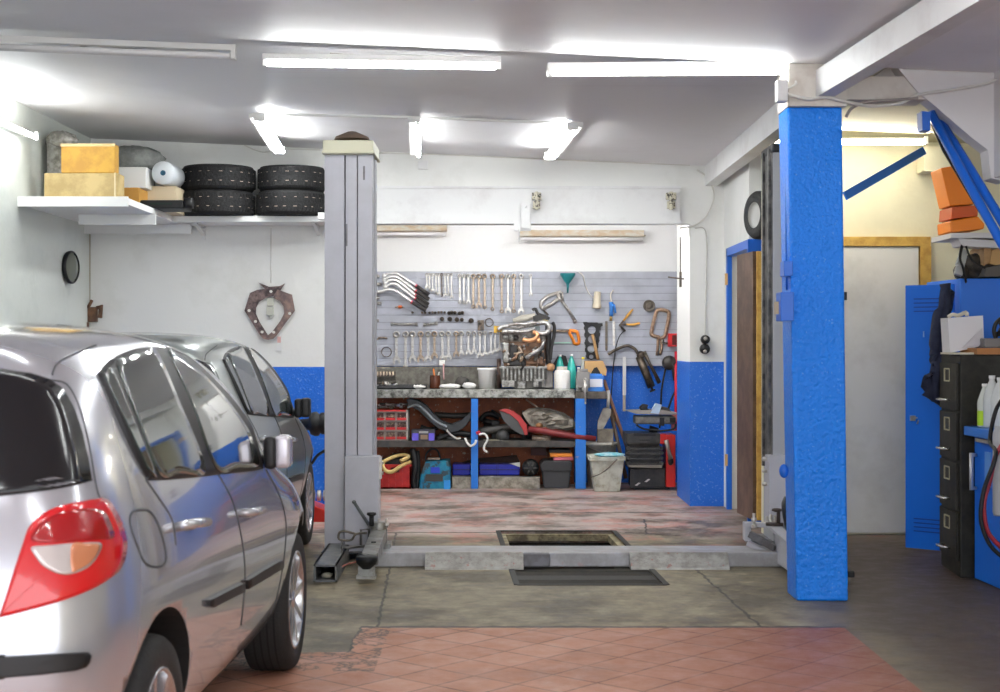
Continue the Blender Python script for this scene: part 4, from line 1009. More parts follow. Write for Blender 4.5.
# curved torque handles
shaftm = mat('handle_white_steel', (.80,.79,.77), .25, .5); grip = mat('grip_dark', (.045,.04,.038), .6); redr = mat('ring_red', (.5,.08,.1), .4)
for i, (pts, g0, g1) in enumerate((
    ([(82,92),(110,80),(150,78),(190,98),(268,150)],(268,150),(340,200)),
    ([(85,112),(115,98),(150,98),(190,122),(266,180)],(266,180),(341,228)),
    ([(88,132),(118,116),(150,118),(188,142),(264,206)],(264,206),(338,258)),
    ([(90,156),(122,138),(152,142),(188,168),(262,224)],(262,224),(332,276)),
    ([(35,184),(65,180),(105,170),(150,178),(190,205),(242,244)],(242,244),(322,292)))):
    t = thing('brake_tool', f'curved steel bar with black grip, {("topmost","second from the top","middle one","second from the bottom","lowest")[i]} of five nested', 'bar tool', c3(*pts[0]), 'curved bars on the tool board')
    m = MB(); m.tube(smoothpath([c3(a,b,-.03*i) for a, b in pts],5), .0155); m.lathe([(0,-.02),(.025,-.02),(.025,.02),(0,.02)], o=c3(*pts[0],-.03*i), ax=(0,1,0), n=12, cap=False); m.build('shaft', shaftm, t)
    m = MB(); m.tube([c3(*g0,-.03*i),c3(*g1,-.03*i)], .02, rad=[.018,.0205]); m.build('grip', grip, t)
    m = MB(); a = c3(*g0,-.03*i); b = c3(*g1,-.03*i); d = (b-a).normalized(); m.tube([a-d*.010,a+d*.004], .0205); m.build('ring', redr, t)
# sockets
def socket(label, p, r, L_, ax, mt, group):
    m = MB(); ax = Vector(ax); m.lathe([(r*.72,0),(r,.004),(r,L_*.6),(r*.8,L_*.7),(r*.8,L_),(r*.45,L_),(r*.45,L_*.3),(0,L_*.3)], o=p, ax=ax, n=16, cap=False)
    return tag(m.build('socket', mt), label, 'socket', group)
for i, (x, y) in enumerate(((245,303),(300,303),(318,304),(343,304),(360,302),(376,304),(395,302),(412,301),(430,303),(456,305),(471,302),(490,304),(516,307),(533,304))):
    socket(f'small socket, {ORD[i]} from the left in the upper line of sockets', c3(x,y,-.03), .013 if i < 9 else .018, .05, (0,1,0), steel3 if i in (1,4,6,7) else dsteel, 'sockets in the upper line')
for i, (x, y, r) in enumerate(((415,340,.022),(461,341,.024),(501,343,.024),(530,344,.02),(583,350,.026))):
    socket(f'round socket, {ORD[i]} from the left in the lower line of sockets', c3(x,y,-.03), r, .05, (0,1,0), dsteel, 'sockets in the lower line')
for i, (x, y) in enumerate(((30,93),(30,140),(30,186),(30,218),(30,250),(26,350))):
    socket(f'short chrome socket beside the lift column, {ORD[i]} from the top', c3(x,y,-.01), .018, .065 if y in (140,186,250) else .045, (1,0,0), steel2, 'sockets down the left edge of the tool board')
t = thing('spark_plug', 'little spark plug with an orange band hanging on the tool board', 'spark plug', c3(170,270))
m = MB(); m.tube([c3(145,272),c3(166,270)], .007); m.tube([c3(182,270),c3(192,270)], .010); m.build('body', steel3, t)
m = MB(); m.tube([c3(164,270),c3(184,270)], .015); m.build('band', mat('orange_band', (.75,.16,.04), .4), t)
for i, (x0, x1, y0, y1) in enumerate(((122,272,370,371),(310,388,373,366))):
    t = thing('extension_bar', ('long chrome extension bar lying level on the tool board','short chrome extension bar right of the long one')[i], 'extension bar', c3(x0,y0))
    m = MB(); m.tube([c3(x0,y0),c3(x1,y1)], .012); m.build('shaft', steel2, t)
    m = MB(); m.tube([c3(x0-2,y0),c3(x0+12,y0)], .017); m.build('end', steel2, t)
    m = MB(); m.tube([c3(x1-12,y1),c3(x1+2,y1)], .018); m.build('end', steel2, t)
m = MB(); m.tube(smoothpath([c3(42,462),c3(50,450),c3(75,448),c3(100,452)],4), .009); tag(m.build('hook_wrench', steel3), 'small bent hook tool at the board\'s lower left edge', 'hook')
for lab, x, y, r in (('thin wire ring on the tool board at the lower left',95,531,28),('thin wire ring beside the small square plate',688,360,23)):
    m = MB(); m.tube([c3(x+r*math.cos(a),y+r*math.sin(a)) for a in [2*PI*k/24 for k in range(24)]], .005, closed=True, n=6); tag(m.build('wire_ring', dsteel), lab, 'ring')
m = MB(); m.prism([c3(620,348),c3(657,346),c3(660,404),c3(622,406)], (0,.01,0)); m.ball(c3(636,362,-.01),.02,n=10,sc=(1,.4,1)); m.box(c3(628,380,-.01),c3(650,396)); tag(m.build('metal_plate', dsteel), 'small dark square metal plate hanging on the tool board', 'plate')
t = thing('gauge', 'small white-tagged gauge hanging below the seventh lower wrench', 'gauge', c3(415,590))
m = MB(); m.box(c3(398,578,-.04),c3(432,608,-.02)); m.build('body', whitep, t, bevel=.003)
m = MB(); m.tube([c3(425,600,-.04),c3(424,640,-.05),c3(426,690,-.06)], .009); m.build('strap', mat('strap_pink', (.75,.45,.45), .5), t)
# right half of the board
t = thing('funnel', 'teal funnel with a red inside hanging high on the tool board', 'funnel', c4(236,70))
m = MB(); m.lathe([(.078,0),(.080,-.008),(.072,-.03),(.022,-.10),(.014,-.11),(.008,-.20),(.004,-.20),(.018,-.10),(.070,-.012)], o=c4(236,66,-.09), n=28, cap=False); m.build('cone', mat('teal_plastic', (.02,.20,.22), .35), t)
m = MB(); m.lathe([(0,-.016),(.073,-.012)], o=c4(236,68,-.09), ax=(0,-.12,1), n=28, cap=False); m.lathe([(.066,-.03),(.072,-.004)], o=c4(236,66,-.09), n=28, cap=False); m.build('lining', mat('funnel_red', (.70,.05,.09), .4), t)
t = thing('frame_clamp', 'large silver locking frame clamp hanging on the tool board', 'clamp', c4(180,220))
m = MB(); m.tube(smoothpath([c4(205,158),c4(175,165),c4(140,178),c4(112,200),c4(102,225),c4(112,245)],4), .021, flat=.7); m.tube([c4(112,242),c4(150,220),c4(195,188)], .020); m.tube([c4(186,158),c4(196,190),c4(206,198)], .028, flat=.6); m.tube([c4(208,158),c4(212,196)], .010); m.build('frame', mat('alu_clamp', (.52,.49,.46), .35,.6, col2=(.42,.37,.33), nscale=30), t)
m = MB(); m.tube([c4(196,186),c4(240,248),c4(273,302)], .016); m.tube([c4(268,300),c4(276,306)], .02); m.build('handle', steel2, t)
m = MB(); m.tube([c4(110,242),c4(140,272)], .010); m.build('screw', dsteel, t)
t = thing('hacksaw', 'junior hacksaw with an orange handle hanging right of the engine', 'saw', c4(220,375))
m = MB(); m.tube([c4(135,350),c4(245,352)], .014); m.build('frame', steel3, t)
m = MB(); m.prism([c4(160,408),c4(252,406),c4(252,412),c4(160,412)], (0,.003,0)); m.build('blade', mat('blade_green', (.35,.62,.50), .4), t)
m = MB(); m.tube(smoothpath([c4(246,350),c4(275,352),c4(284,362),c4(292,395),c4(288,412),c4(270,413),c4(262,395),c4(252,375),c4(246,365)],4,True), .022, closed=True, flat=.6); m.build('handle', mat('saw_orange', (.90,.26,.02), .4), t)
# cylinder-head gasket
t = thing('head_gasket', 'black engine gasket with four round holes hanging on the tool board', 'gasket', c4(358,400))
m = MB(); out = [(310,306),(408,312),(408,325),(398,332),(400,345),(393,350),(396,372),(390,380),(392,402),(386,410),(388,432),(383,440),(386,458),(382,478),(380,490),(330,490),(325,475),(328,460),(320,448),(325,425),(318,410),(324,388),(316,372),(322,350),(314,340),(318,325)]
holes = [((355,345),22),((356,391),22),((352,438),21),((352,478),13)]
# outline filled around round holes: a fine grid of cells outside the holes
def inside(pt, poly):
    r = False; n_ = len(poly)
    for i in range(n_):
        (x1, y1), (x2, y2) = poly[i], poly[(i+1) % n_]
        if (y1 > pt[1]) != (y2 > pt[1]) and pt[0] < (x2-x1)*(pt[1]-y1)/(y2-y1)+x1: r = not r
    return r
st = 3.0; xx = 306
while xx < 412:
    yy = 300
    while yy < 494:
        cx, cy = xx+st/2, yy+st/2
        if inside((cx,cy), out) and all(math.hypot(cx-h[0], cy-h[1]) > r for h, r in holes):
            m.add([c4(xx,yy),c4(xx+st,yy),c4(xx+st,yy+st),c4(xx,yy+st)], [(3,2,1,0)])
        yy += st
    xx += st
for (h, r) in holes: m.tube([c4(h[0]+r*math.cos(a),h[1]+r*math.sin(a)) for a in [2*PI*k/24 for k in range(24)]], .005, closed=True, n=5)
g_ = m.build('plate', blk2, t); sd_ = g_.modifiers.new('s','SOLIDIFY'); sd_.thickness = .006
m = MB(); m.tube([c4(358,368,-.02),c4(372,430,-.03),c4(386,492,-.05)], .016); tag(m.build('hammer_handle', wood), 'wooden handle leaning against the black gasket from the cardboard box', 'handle stick')
for lab, x, y0, y1, w in (('dark flat file hanging right of the black gasket',427,302,450,.022),('silver flat file hanging right of the dark file',464,304,425,.022)):
    m = MB(); m.prism([c4(x-6,y0),c4(x+6,y0),c4(x+6,y1-5),c4(x+2,y1),c4(x-3,y1-2),c4(x-6,y1-8)], (0,.008,0)); tag(m.build('file', steel if x > 450 else dsteel), lab, 'file', 'files on the tool board')
t = thing('inspection_lamp', 'old cream inspection lamp hanging by its lead on the tool board', 'lamp', c4(382,200))
m = MB(); m.lathe([(.030,.17),(.036,.15),(.038,.06),(.046,.03),(.044,0)], o=c4(379,238,-.05), ax=(.05,0,1), n=20, cap=False); m.build('body', mat('lamp_cream', (.66,.58,.44), .45), t)
m = MB(); m.lathe([(.040,.01),(.02,.03),(0,.035)], o=c4(379,236,-.05), ax=(.05,0,1), n=20, cap=False); m.lathe([(.045,0),(.040,-.006),(0,-.008)], o=c4(379,236,-.05), ax=(.05,.0,1), n=20, cap=False); m.build('reflector', mat('brass_old', (.45,.28,.08), .4,.6), t)
m = MB(); m.tube(smoothpath([c4(290,60),c4(312,78),c4(322,120),c4(338,160),c4(362,188)],4), .006, n=6); m.build('lead', cab, t)
t = thing('air_gun', 'small blue air blow gun with a brass nozzle on the tool board', 'air gun', c4(452,230))
m = MB(); m.tube(smoothpath([c4(462,148),c4(448,170),c4(452,208)],4), .007, n=6); m.build('nozzle', mat('nozzle_pale', (.62,.55,.45), .4), t)
m = MB(); m.tube([c4(450,208,-.01),c4(452,240,-.01),c4(450,278,-.01)], .02, rad=[.024,.020,.018]); m.tube([c4(448,216,-.01),c4(466,222,-.02),c4(472,262,-.03)], .011); m.build('body', mat('gun_blue', (.05,.22,.62), .35), t)
m = MB(); m.tube([c4(450,278,-.01),c4(448,300,-.01)], .013); m.build('connector', mat('brass_old', (.45,.28,.08), .4,.6), t)
t = thing('soldering_pliers', 'pliers with two yellow-orange handles hanging open on the tool board', 'pliers', c4(520,300))
ylo = mat('plier_yellow', (.80,.42,.08), .4)
m = MB(); m.tube([c4(510,302,-.02),c4(535,270,-.02),c4(558,243,-.02)], .012, rad=[.009,.014,.010]); m.build('handle', ylo, t)
m = MB(); m.tube([c4(525,318,-.02),c4(560,320,-.02),c4(592,312,-.02)], .012, rad=[.009,.014,.012]); m.build('handle', ylo, t)
m = MB(); m.tube([c4(512,300,-.02),c4(492,322,-.02),c4(520,352,-.02)], .011); m.tube([c4(526,318,-.02),c4(492,320,-.02),c4(505,340,-.02)], .011); m.build('jaw', dsteel, t)
cable('thin dark hose hanging from the pliers down behind the bench end', [c4(515,350,-.02),c4(490,380,-.03),c4(472,440,-.04),c4(462,520,-.06),c4(455,600,-.07),c4(450,690,-.07)], .006, blk2)
t = thing('ribbed_disc', 'round dark ribbed disc fixed high on the tool board', 'disc', c4(637,226))
m = MB(); m.lathe([(.062,.0),(.060,-.02),(.050,-.025),(.046,-.015),(.030,-.015),(.028,-.03),(.012,-.032),(0,-.032)], o=c4(638,226), ax=(0,1,0), n=28, cap=False); m.build('disc', mat('cap_dark', (.13,.11,.09), .6), t)
t = thing('c_clamp', 'rusty C-shaped locking pliers hanging at the right of the tool board', 'clamp', c4(695,340))
rp = mat('clamp_rust', (.42,.28,.19), .5, .4, col2=(.24,.15,.10), nscale=35)
m = MB(); m.tube(smoothpath([c4(690,382),c4(655,372),c4(650,350),c4(672,260),c4(690,246),c4(725,252),c4(736,270),c4(722,350),c4(712,378),c4(690,388)],4), .019); m.build('jaw', rp, t)
m = MB(); m.tube([c4(682,380),c4(680,430),c4(676,472)], .014); m.build('handle', rp, t)
m = MB(); m.tube([c4(696,384),c4(700,430),c4(692,468)], .014); m.build('handle', rp, t)
m = MB(); m.tube([c4(700,408,-.02),c4(730,412,-.02)], .009); m.ball(c4(704,400,-.02),.02,n=8); m.build('screw', dsteel, t)
t = thing('grease_gun', 'long black grease gun with a curved spout hanging over the blue dado', 'grease gun', c4(620,540))
gm = mat('gun_dark', (.13,.10,.075), .4, .6, col2=(.06,.05,.04), nscale=25)
m = MB(); m.tube([c4(588,476,-.05),c4(650,628,-.05)], .046, rad=[.040,.042]); m.build('barrel', gm, t)
m = MB(); m.tube([c4(612,452,-.06),c4(640,510,-.07),c4(690,608,-.08)], .018, rad=[.022,.014,.022]); m.build('lever', gm, t)
m = MB(); m.tube(smoothpath([c4(436,466,-.03),c4(480,440,-.03),c4(530,424,-.03),c4(568,440,-.04),c4(590,478,-.05)],4), .016); m.build('spout', gm, t)
m = MB(); m.ball(c4(597,470,-.05),.045,n=12); m.build('head', gm, t)
m = MB(); m.tube([c4(650,628,-.05),c4(655,645,-.05)], .012); m.tube([c4(642,650,-.05),c4(668,640,-.05)], .010); m.build('t_handle', gm, t)
t = thing('long_rule', 'long pale metal rule hanging down over the blue dado', 'rule', c4(515,560))
m = MB(); m.prism([c4(508,478),c4(524,478),c4(524,668),c4(507,668)], (0,.014,0)); m.build('bar', mat('rule_pale', (.62,.62,.60), .4,.4), t)
m = MB(); m.prism([c4(508,668),c4(522,668),c4(522,748),c4(508,748)], (0,.012,0)); m.build('worn_end', mat('rule_worn', (.38,.33,.27), .6), t)
t = thing('red_box', 'small red open box fixed at the right edge of the tool board', 'box', c4(755,395))
m = MB(); m.box(c4(733,363,-.08),c4(776,428)); m.build('case', mat('red_case', (.62,.02,.025), .4), t, bevel=.004)
m = MB(); m.box(c4(752,372,-.085),c4(774,420,-.075)); m.build('opening', mat('case_dark', (.12,.01,.01), .6), t)
t = thing('air_hose_reel', 'black pulley block with hanging hoses at the right end of the alcove', 'hose', c4(740,520))
m = MB(); m.lathe([(0,-.05),(.06,-.05),(.075,-.02),(.075,.03),(0,.03)], o=c4(738,508,-.10), ax=(0,1,0), n=20, cap=False); m.tube([c4(750,505,-.12),c4(765,540,-.12),c4(766,596,-.12)], .03, rad=[.03,.034,.02]); m.build('block', mat('reel_black', (.06,.055,.05), .4,.4), t)
m = MB(); m.tube(smoothpath([c4(722,525,-.1),c4(712,570,-.1),c4(700,640,-.1),c4(697,700,-.1),c4(690,830,-.1)],4), .010); m.build('hose', blk2, t)
m = MB(); m.tube(smoothpath([c4(766,600,-.1),c4(770,640,-.1),c4(752,680,-.1),c4(735,730,-.1),c4(720,780,-.1)],4), .010); m.build('hose', blk2, t)
m = MB(); m.tube([P(676,352,15.4),P(676,372,15.3),P(676,430,15.2)], .016); tag(m.build('red_pipe', mat('pipe_red', (.70,.02,.05), .4)), 'bright red upright pipe at the far right of the alcove', 'pipe')
# ---------------------------------------------------------------- workbench
BF = 14.9
topm = mat('bench_top', (.34,.34,.31), .35, .4, col2=(.07,.07,.06), nscale=18, lo=.42, hi=.62)
bench = thing('workbench', 'long steel-topped workbench on blue legs along the alcove wall', 'workbench', (-.2,15.2,0))
bz = HC-43.5*BF/F   # top height
x_end = Xp(575,BF)
m = MB(); m.box((-1.75,BF,bz-.085),(x_end,15.5,bz)); m.build('worktop', topm, bench, bevel=.006)
m = MB(); m.box((x_end+.002,BF+.01,bz-.095),(Xp(607,BF),15.5,bz-.022)); m.build('worktop', mat('bench_end', (.13,.11,.09), .5, .3, col2=(.06,.05,.04), nscale=14), bench, bevel=.006)
m = MB(); m.box((-1.75,15.44,bz),(Xp(500,15.4),15.49,Z(366.5,15.45))); m.build('splashback', mat('splash_grime', (.20,.19,.16), .6, col2=(.10,.09,.075), nscale=14), bench)
legm = mat('leg_blue', (.015,.17,.60), .4, spots=.7, spotcol=(.45,.25,.15), spotscale=26, spotlo=.66)
for x0, x1 in ((471,478),(575.5,586)):
    m = MB(); m.box((Xp(x0,BF),BF+.01,0),(Xp(x1,BF),BF+.08,bz-.09)); m.build('leg', legm, bench, bevel=.003)
m = MB(); m.box((-1.72,BF+.02,0),(-1.62,BF+.1,bz-.09)); m.build('leg', legm, bench)
shz = Z(441,BF)
m = MB(); m.box((-1.75,BF+.03,shz-.065),(Xp(577,BF),15.45,shz)); m.build('shelf', mat('shelf_black', (.035,.033,.03), .6, col2=(.08,.07,.06), nscale=12), bench, bevel=.003)
m = MB(); m.box((-1.75,15.44,0),(Xp(574,15.44),15.48,bz-.1)); m.build('back_panel', mat('panel_rust', (.42,.12,.045), .6, col2=(.26,.075,.035), nscale=5, spots=.8, spotcol=(.60,.50,.38), spotscale=30, spotlo=.63), bench)
for x0, x1 in ((452,471),(478.5,540)):
    m = MB(); m.box((Xp(x0,BF),BF+.03,0),(Xp(x1,BF),BF+.2,.112)); m.build('plinth', grime, bench, bevel=.004)
tz = bz+.001
c7 = lambda x, y, d: P(470+x/6.293, 290+y/6.293, d)
c5 = lambda x, y, d: P(370+x/4.944, 360+y/4.944, d)
c6 = lambda x, y, d: P(520+x/4.941, 360+y/4.941, d)
def top(x, d): return Vector((x, d, tz))
# left tray with small parts
t = thing('parts_tray', 'flat dark tray of small steel parts at the bench\'s left end', 'tray', P(387,386,15.1))
m = MB(); x0, x1 = Xp(374,15.1), Xp(426,15.1); m.box((x0,15.0,tz),(x1,15.3,tz+.012)); m.box((x0,15.0,tz),(x1,15.012,tz+.035)); m.box((x0,15.29,tz),(x1,15.3,tz+.04)); m.box((x0,15,tz),(x0+.01,15.3,tz+.04)); m.box((x1-.01,15,tz),(x1,15.3,tz+.035)); m.build('pan', mat('tray_dark', (.08,.08,.08), .4,.5), t)
rnd = random.Random(11)
for k in range(14):
    p = Vector((Xp(378+rnd.random()*19,15.1),15.05+rnd.random()*.2,tz+.03+rnd.random()*.03)); q = p+Vector((rnd.uniform(-.05,.05),rnd.uniform(-.05,.05),rnd.uniform(-.005,.015)))
    m = MB(); m.tube([p,q], .008+rnd.random()*.006, n=8); tag(m.build('bolt', steel if k%2 else dsteel), 'loose bolt lying in the dark parts tray on the bench', 'bolt', 'bolts in the parts tray')
t = thing('bit_holder', 'small rack of wooden-handled bits standing against the splashback', 'tool rack', P(386,374,15.4))
m = MB(); m.box(P(375,377,15.38),P(396,375,15.42)+Vector((0,0,0))); m.box(P(375,371.5,15.41),P(396,376,15.43)); m.build('rack', dsteel, t)
for k in range(6):
    m = MB(); x = 377.5+k*3.1; m.tube([P(x,371.5,15.39),P(x,376,15.39)], .011, n=8); m.build('bit', mat('bit_tan', (.62,.50,.38), .5), t)
# brown jar with tools
t = thing('jar', 'brown glass jar holding two small screwdrivers in front of the splashback', 'jar', P(435,386,15.2))
c = top(Xp(435,15.2),15.2)
m = MB(); m.lathe([(0,0),(.052,0),(.055,.01),(.055,.11),(.050,.13),(.052,.135)], o=c, n=24, cap=False); m.build('glass', mat('brown_glass', (.10,.03,.015), .15), t)
m = MB(); m.tube([c+Vector((.0,0,.05)),c+Vector((-.015,0,.20))], .009); m.build('screwdriver', mat('sd_orange', (.75,.20,.03), .4), t)
m = MB(); m.tube([c+Vector((.01,0,.05)),c+Vector((.045,0,.17))], .008); m.build('screwdriver', steel, t)
def crumple(name, label, cat, c, sc, mt, seed, jit=.35, n=20):
    m = MB(); rr = random.Random(seed)
    m.ball(Vector(c)+Vector((0,0,sc[2]*.7)), 1, n=n, sc=(sc[0],sc[1],sc[2]*.75), jit=jit, rnd=rr)
    for _ in range(7):
        q = Vector(c)+Vector((rr.uniform(-.75,.75)*sc[0], rr.uniform(-.5,.2)*sc[1], sc[2]*rr.uniform(.5,1.1)))
        m.ball(q, 1, n=10, sc=(sc[0]*rr.uniform(.15,.35), sc[1]*.4, sc[2]*rr.uniform(.3,.6)), jit=.5, rnd=rr)
    o = m.build(name, mt); 
    s_ = o.modifiers.new('s','SUBSURF'); s_.levels = 1; s_.render_levels = 1
    return tag(o, label, cat)
ragm = mat('rag_white', (.85,.83,.80), .8)
crumple('rag', 'small crumpled white rag on the bench\'s front edge', 'rag', top(Xp(419,15.0),15.02), (.07,.05,.028), ragm, 1)
crumple('rag', 'crumpled white rag beside the brown jar', 'rag', top(Xp(450,15.05),15.08), (.11,.06,.035), ragm, 2)
crumple('rag', 'crumpled white rag left of the white bucket', 'rag', top(Xp(469,15.0),15.04), (.07,.05,.045), ragm, 3)
m = MB(); m.ball(top(Xp(462,15.3),15.3)+Vector((0,0,.06)),1,n=12,sc=(.07,.05,.06),jit=.3,rnd=random.Random(4)); tag(m.build('rag', mat('rag_dark', (.08,.075,.07), .8)), 'dark oily rag behind the white rags', 'rag')
t = thing('bucket', 'white plastic bucket on the bench left of the engine', 'bucket', P(487,387,15.15))
c = top(Xp(487,15.15),15.15)
m = MB(); m.lathe([(0,0),(.080,0),(.093,.185),(.099,.19),(.099,.21),(.093,.21),(.090,.19),(.078,.02),(0,.02)], o=c, n=32, cap=False); m.build('tub', mat('bucket_white', (.92,.91,.88), .4), t)
m = MB(); m.tube([c+Vector((.097*math.cos(a),.097*math.sin(a),.195)) for a in [2*PI*k/32 for k in range(32)]], .005, closed=True, n=6); m.build('rim', shm, t)
# ---- the engine
E = 14.98
eng = thing('engine', 'bare car engine block standing in the middle of the workbench', 'engine', P(526,388,15.15))
alu = mat('engine_alu', (.36,.36,.34), .4, .6, col2=(.13,.12,.105), nscale=18)
alu2 = mat('engine_alu_bright', (.56,.55,.54), .3, .6, col2=(.22,.20,.18), nscale=30)
iron2 = mat('engine_iron', (.13,.075,.05), .6, .2, col2=(.30,.17,.10), nscale=14, lo=.4, hi=.65)
egr = mat('engine_black', (.025,.023,.022), .5)
e = lambda x, y, dd=0.0: c7(x, y, E+dd)
def ebox(m, x0, y0, x1, y1, d0, d1): 
    a = e(x0,y0,d0); b = e(x1,y1,d0); m.box((a.x,E+d0,a.z),(b.x,E+d1,b.z)); return m
m = MB(); m.prism([e(188,484,.0),e(482,484,.0),e(484,560,.0),e(440,575,.0),e(430,621,.0),e(280,621,.0),e(262,612,.0),e(195,590,.0)], (0,.34,0), 1)
for k in range(11): x = 205+k*25; m.prism([e(x,490,-.0),e(x+11,490,-.0),e(x+11,572,-.0),e(x,572,-.0)], (0,-.035,0))
m.prism([e(186,480,-.02),e(486,480,-.02),e(486,494,-.02),e(186,494,-.02)], (0,.36,0)); m.build('oil_pan', [alu, mat('pan_recess_shade', (.10,.095,.085), .5, .5)], eng, bevel=.003)  # dark pan colour stands in for shade between the ribs
for q in ((200,570,280,612,-.04,.1),(300,575,350,621,-.03,.1),(398,560,470,610,-.03,.12)):
    m = MB(); ebox(m,*q); m.build('pan_boss', alu, eng, bevel=.006)
m = MB(); ebox(m,212,325,474,482,.03,.34); m.build('block', iron2, eng, bevel=.01)
m = MB(); ebox(m,430,575,452,618,-.04,.0); m.build('bracket', egr, eng)
for k, (x0,y0,x1,y1,mt) in enumerate(((205,330,245,460,alu),(250,345,300,470,egr),(305,350,325,460,alu),(332,350,352,440,iron2),(352,420,460,470,iron2),(240,440,352,478,egr),(440,350,470,470,egr),(300,470,380,486,iron2))):
    m = MB(); ebox(m,x0,y0,x1,y1,-.01-.01*(k%3),.05); m.build('casting', mt, eng, bevel=.012)
rnd = random.Random(21)
for k in range(26):
    x, y = rnd.uniform(210,470), rnd.uniform(335,478); m = MB(); m.lathe([(0,-.03),(.012,-.03),(.014,0),(.014,.02)], o=e(x,y,.0), ax=(0,1,0), n=8, cap=False); m.build('bolt', (alu2, iron2, dsteel, rusty)[k%4], eng)
for k in range(9):
    x, y = rnd.uniform(215,450), rnd.uniform(335,440); m = MB(); m.tube(smoothpath([e(x,y,-.03),e(x+rnd.uniform(-30,30),y+30,-.05),e(x+rnd.uniform(-40,40),y+rnd.uniform(40,70),-.03)],4), .007+rnd.random()*.010); m.build('pipe', (iron2, alu, egr, rusty)[k%4], eng)
m = MB(); ebox(m,186,258,478,332,.04,.32); m.build('cylinder_head', mat('head_dark', (.12,.10,.085), .5,.3, col2=(.30,.27,.24), nscale=20), eng, bevel=.012)
for x in (225,262,288,345,430):
    m = MB(); m.lathe([(0,-.05),(.012,-.05),(.018,-.04),(.028,-.04),(.03,0)], o=e(x,300,.03), ax=(0,1,0), n=14, cap=False); m.build('port', alu if x != 288 else egr, eng)
for k, q in enumerate(([(175,250),(200,235),(240,228),(300,235),(360,225),(420,215)],[(200,262),(250,258),(320,262),(380,255),(410,240)],[(240,222),(300,210),(350,215),(400,205),(440,210)])):
    m = MB(); m.tube(smoothpath([e(a,b,-.04-.02*k) for a, b in q],4), .021-.003*k); m.build('manifold_pipe', alu2, eng)
m = MB(); m.tube(smoothpath([e(410,262,-.05),e(460,275,-.06),e(492,260,-.06),e(498,230,-.06),e(480,208,-.05),e(445,205,-.05),e(420,215,-.05)],5), .024); m.build('intake_bend', alu2, eng)
m = MB(); m.tube(smoothpath([e(332,310,-.07),e(370,318,-.08),e(410,308,-.08),e(425,285,-.08),e(415,270,-.07),e(395,266,-.07)],4), .021); m.ball(e(430,318,-.07),.028,n=10); m.build('copper_pipe', mat('copper', (.66,.34,.17), .35,.5), eng)
m = MB(); m.tube([e(272,198,.05),e(330,180,.05),e(412,164,.06)], .034, rad=[.028,.036,.030]); m.build('duct', mat('duct_taupe', (.46,.43,.37), .5), eng)
m = MB(); m.tube(smoothpath([e(392,128,.05),e(412,120,.05),e(430,150,.05),e(470,165,.05),e(500,182,.05)],4), .016); m.prism([e(395,165,.0),e(440,152,.0),e(480,165,.0),e(488,192,.0),e(400,200,.0)], (0,.08,0)); m.tube([e(430,150,.05),e(470,190,.03)], .014); m.build('mount_bracket', egr, eng)
m = MB(); m.ball(e(470,196,-.02),.022,n=10,sc=(1.6,1,.6)); m.build('yellow_cap', mat('cap_yellow', (.80,.55,.03), .4), eng)
m = MB(); ebox(m,150,226,170,270,-.03,.03); m.cyl(e(170,245,0),e(205,245,0),.03); m.build('oil_cap', mat('cap_ochre', (.78,.48,.06), .4), eng, bevel=.005)
m = MB(); ebox(m,478,205,512,470,.02,.30); m.build('timing_cover', egr, eng, bevel=.02)
m = MB(); m.tube(smoothpath([e(516,205,-.02),e(530,225,-.02),e(528,290,-.02),e(512,360,-.02),e(505,440,-.02)],5), .014, flat=1.5); m.build('timing_belt', egr, eng)
m = MB(); m.prism([e(440,228,-.06),e(400,228,-.06),e(410,290,-.06),e(440,290,-.06)], (0,.03,0)); m.build('head_plate', mat('plate_green', (.08,.10,.10), .4), eng)
m = MB(); m.tube([e(352,430,-.09),e(400,395,-.10),e(450,365,-.09)], .022, rad=[.024,.018,.020]); m.tube([e(450,365,-.09),e(470,310,-.08)], .016); m.build('tensioner', alu2, eng)
m = MB(); m.lathe([(0,-.02),(.02,-.03),(.036,-.02),(.04,0),(.04,.03)], o=e(505,486,.0), ax=(.35,.9,0), n=22, cap=False); m.build('pulley', mat('pulley_orange', (.50,.28,.14), .45,.4), eng)
m = MB(); ebox(m,448,478,524,621,.03,.25); m.build('gearbox_flange', mat('flange_grey', (.20,.19,.18), .5,.4), eng, bevel=.015)
m = MB(); c_ = e(176,540,.15); c_.z = bz+.155; m.lathe([(0,-.01),(.145,-.01),(.15,0),(.15,.03),(0,.03)], o=c_, ax=(1,0,0), n=36, cap=False)
m.build('flywheel', mat('flywheel_dark', (.08,.05,.04), .5,.4), eng)
# bottles, jars, boxes on the right of the engine
def bottle(label, x, d, r, h, neck, mt, cap, cat='bottle', group=None, z0=None):
    c = top(Xp(x,d),d); c.z = z0 if z0 is not None else (tz if x < 574 else bz-.021)
    t = thing('bottle', label, cat, c, group)
    m = MB(); m.lathe([(0,0),(r*.9,0),(r,.01),(r,h*.55),(r*.95,h*.62),(r*.45,h*.86),(neck,h*.90),(neck,h*.95)], o=c, n=24, cap=False); m.build('body', mt, t)
    m = MB(); m.lathe([(neck*1.15,h*.94),(neck*1.15,h),(0,h)], o=c, n=16, cap=False); m.build('cap', cap, t)
    return t, c
green = mat('green_bottle', (.04,.52,.45), .2, coat=.5)
bottle('turquoise plastic bottle partly behind the white jar', 560, 15.35, .048, .345, .014, green, shm, group='turquoise bottles')
bottle('turquoise plastic bottle right of the white jar', 571.5, 15.2, .048, .350, .014, green, shm, group='turquoise bottles')
t = thing('jar', 'stained white screw-lid jar on the bench right of the engine', 'jar', top(Xp(562,15.0),15.0))
c = top(Xp(562,15.02),15.02); m = MB(); m.lathe([(0,0),(.078,0),(.082,.008),(.082,.16),(.074,.185),(.05,.192)], o=c, n=32, cap=False); m.build('body', whitep, t)
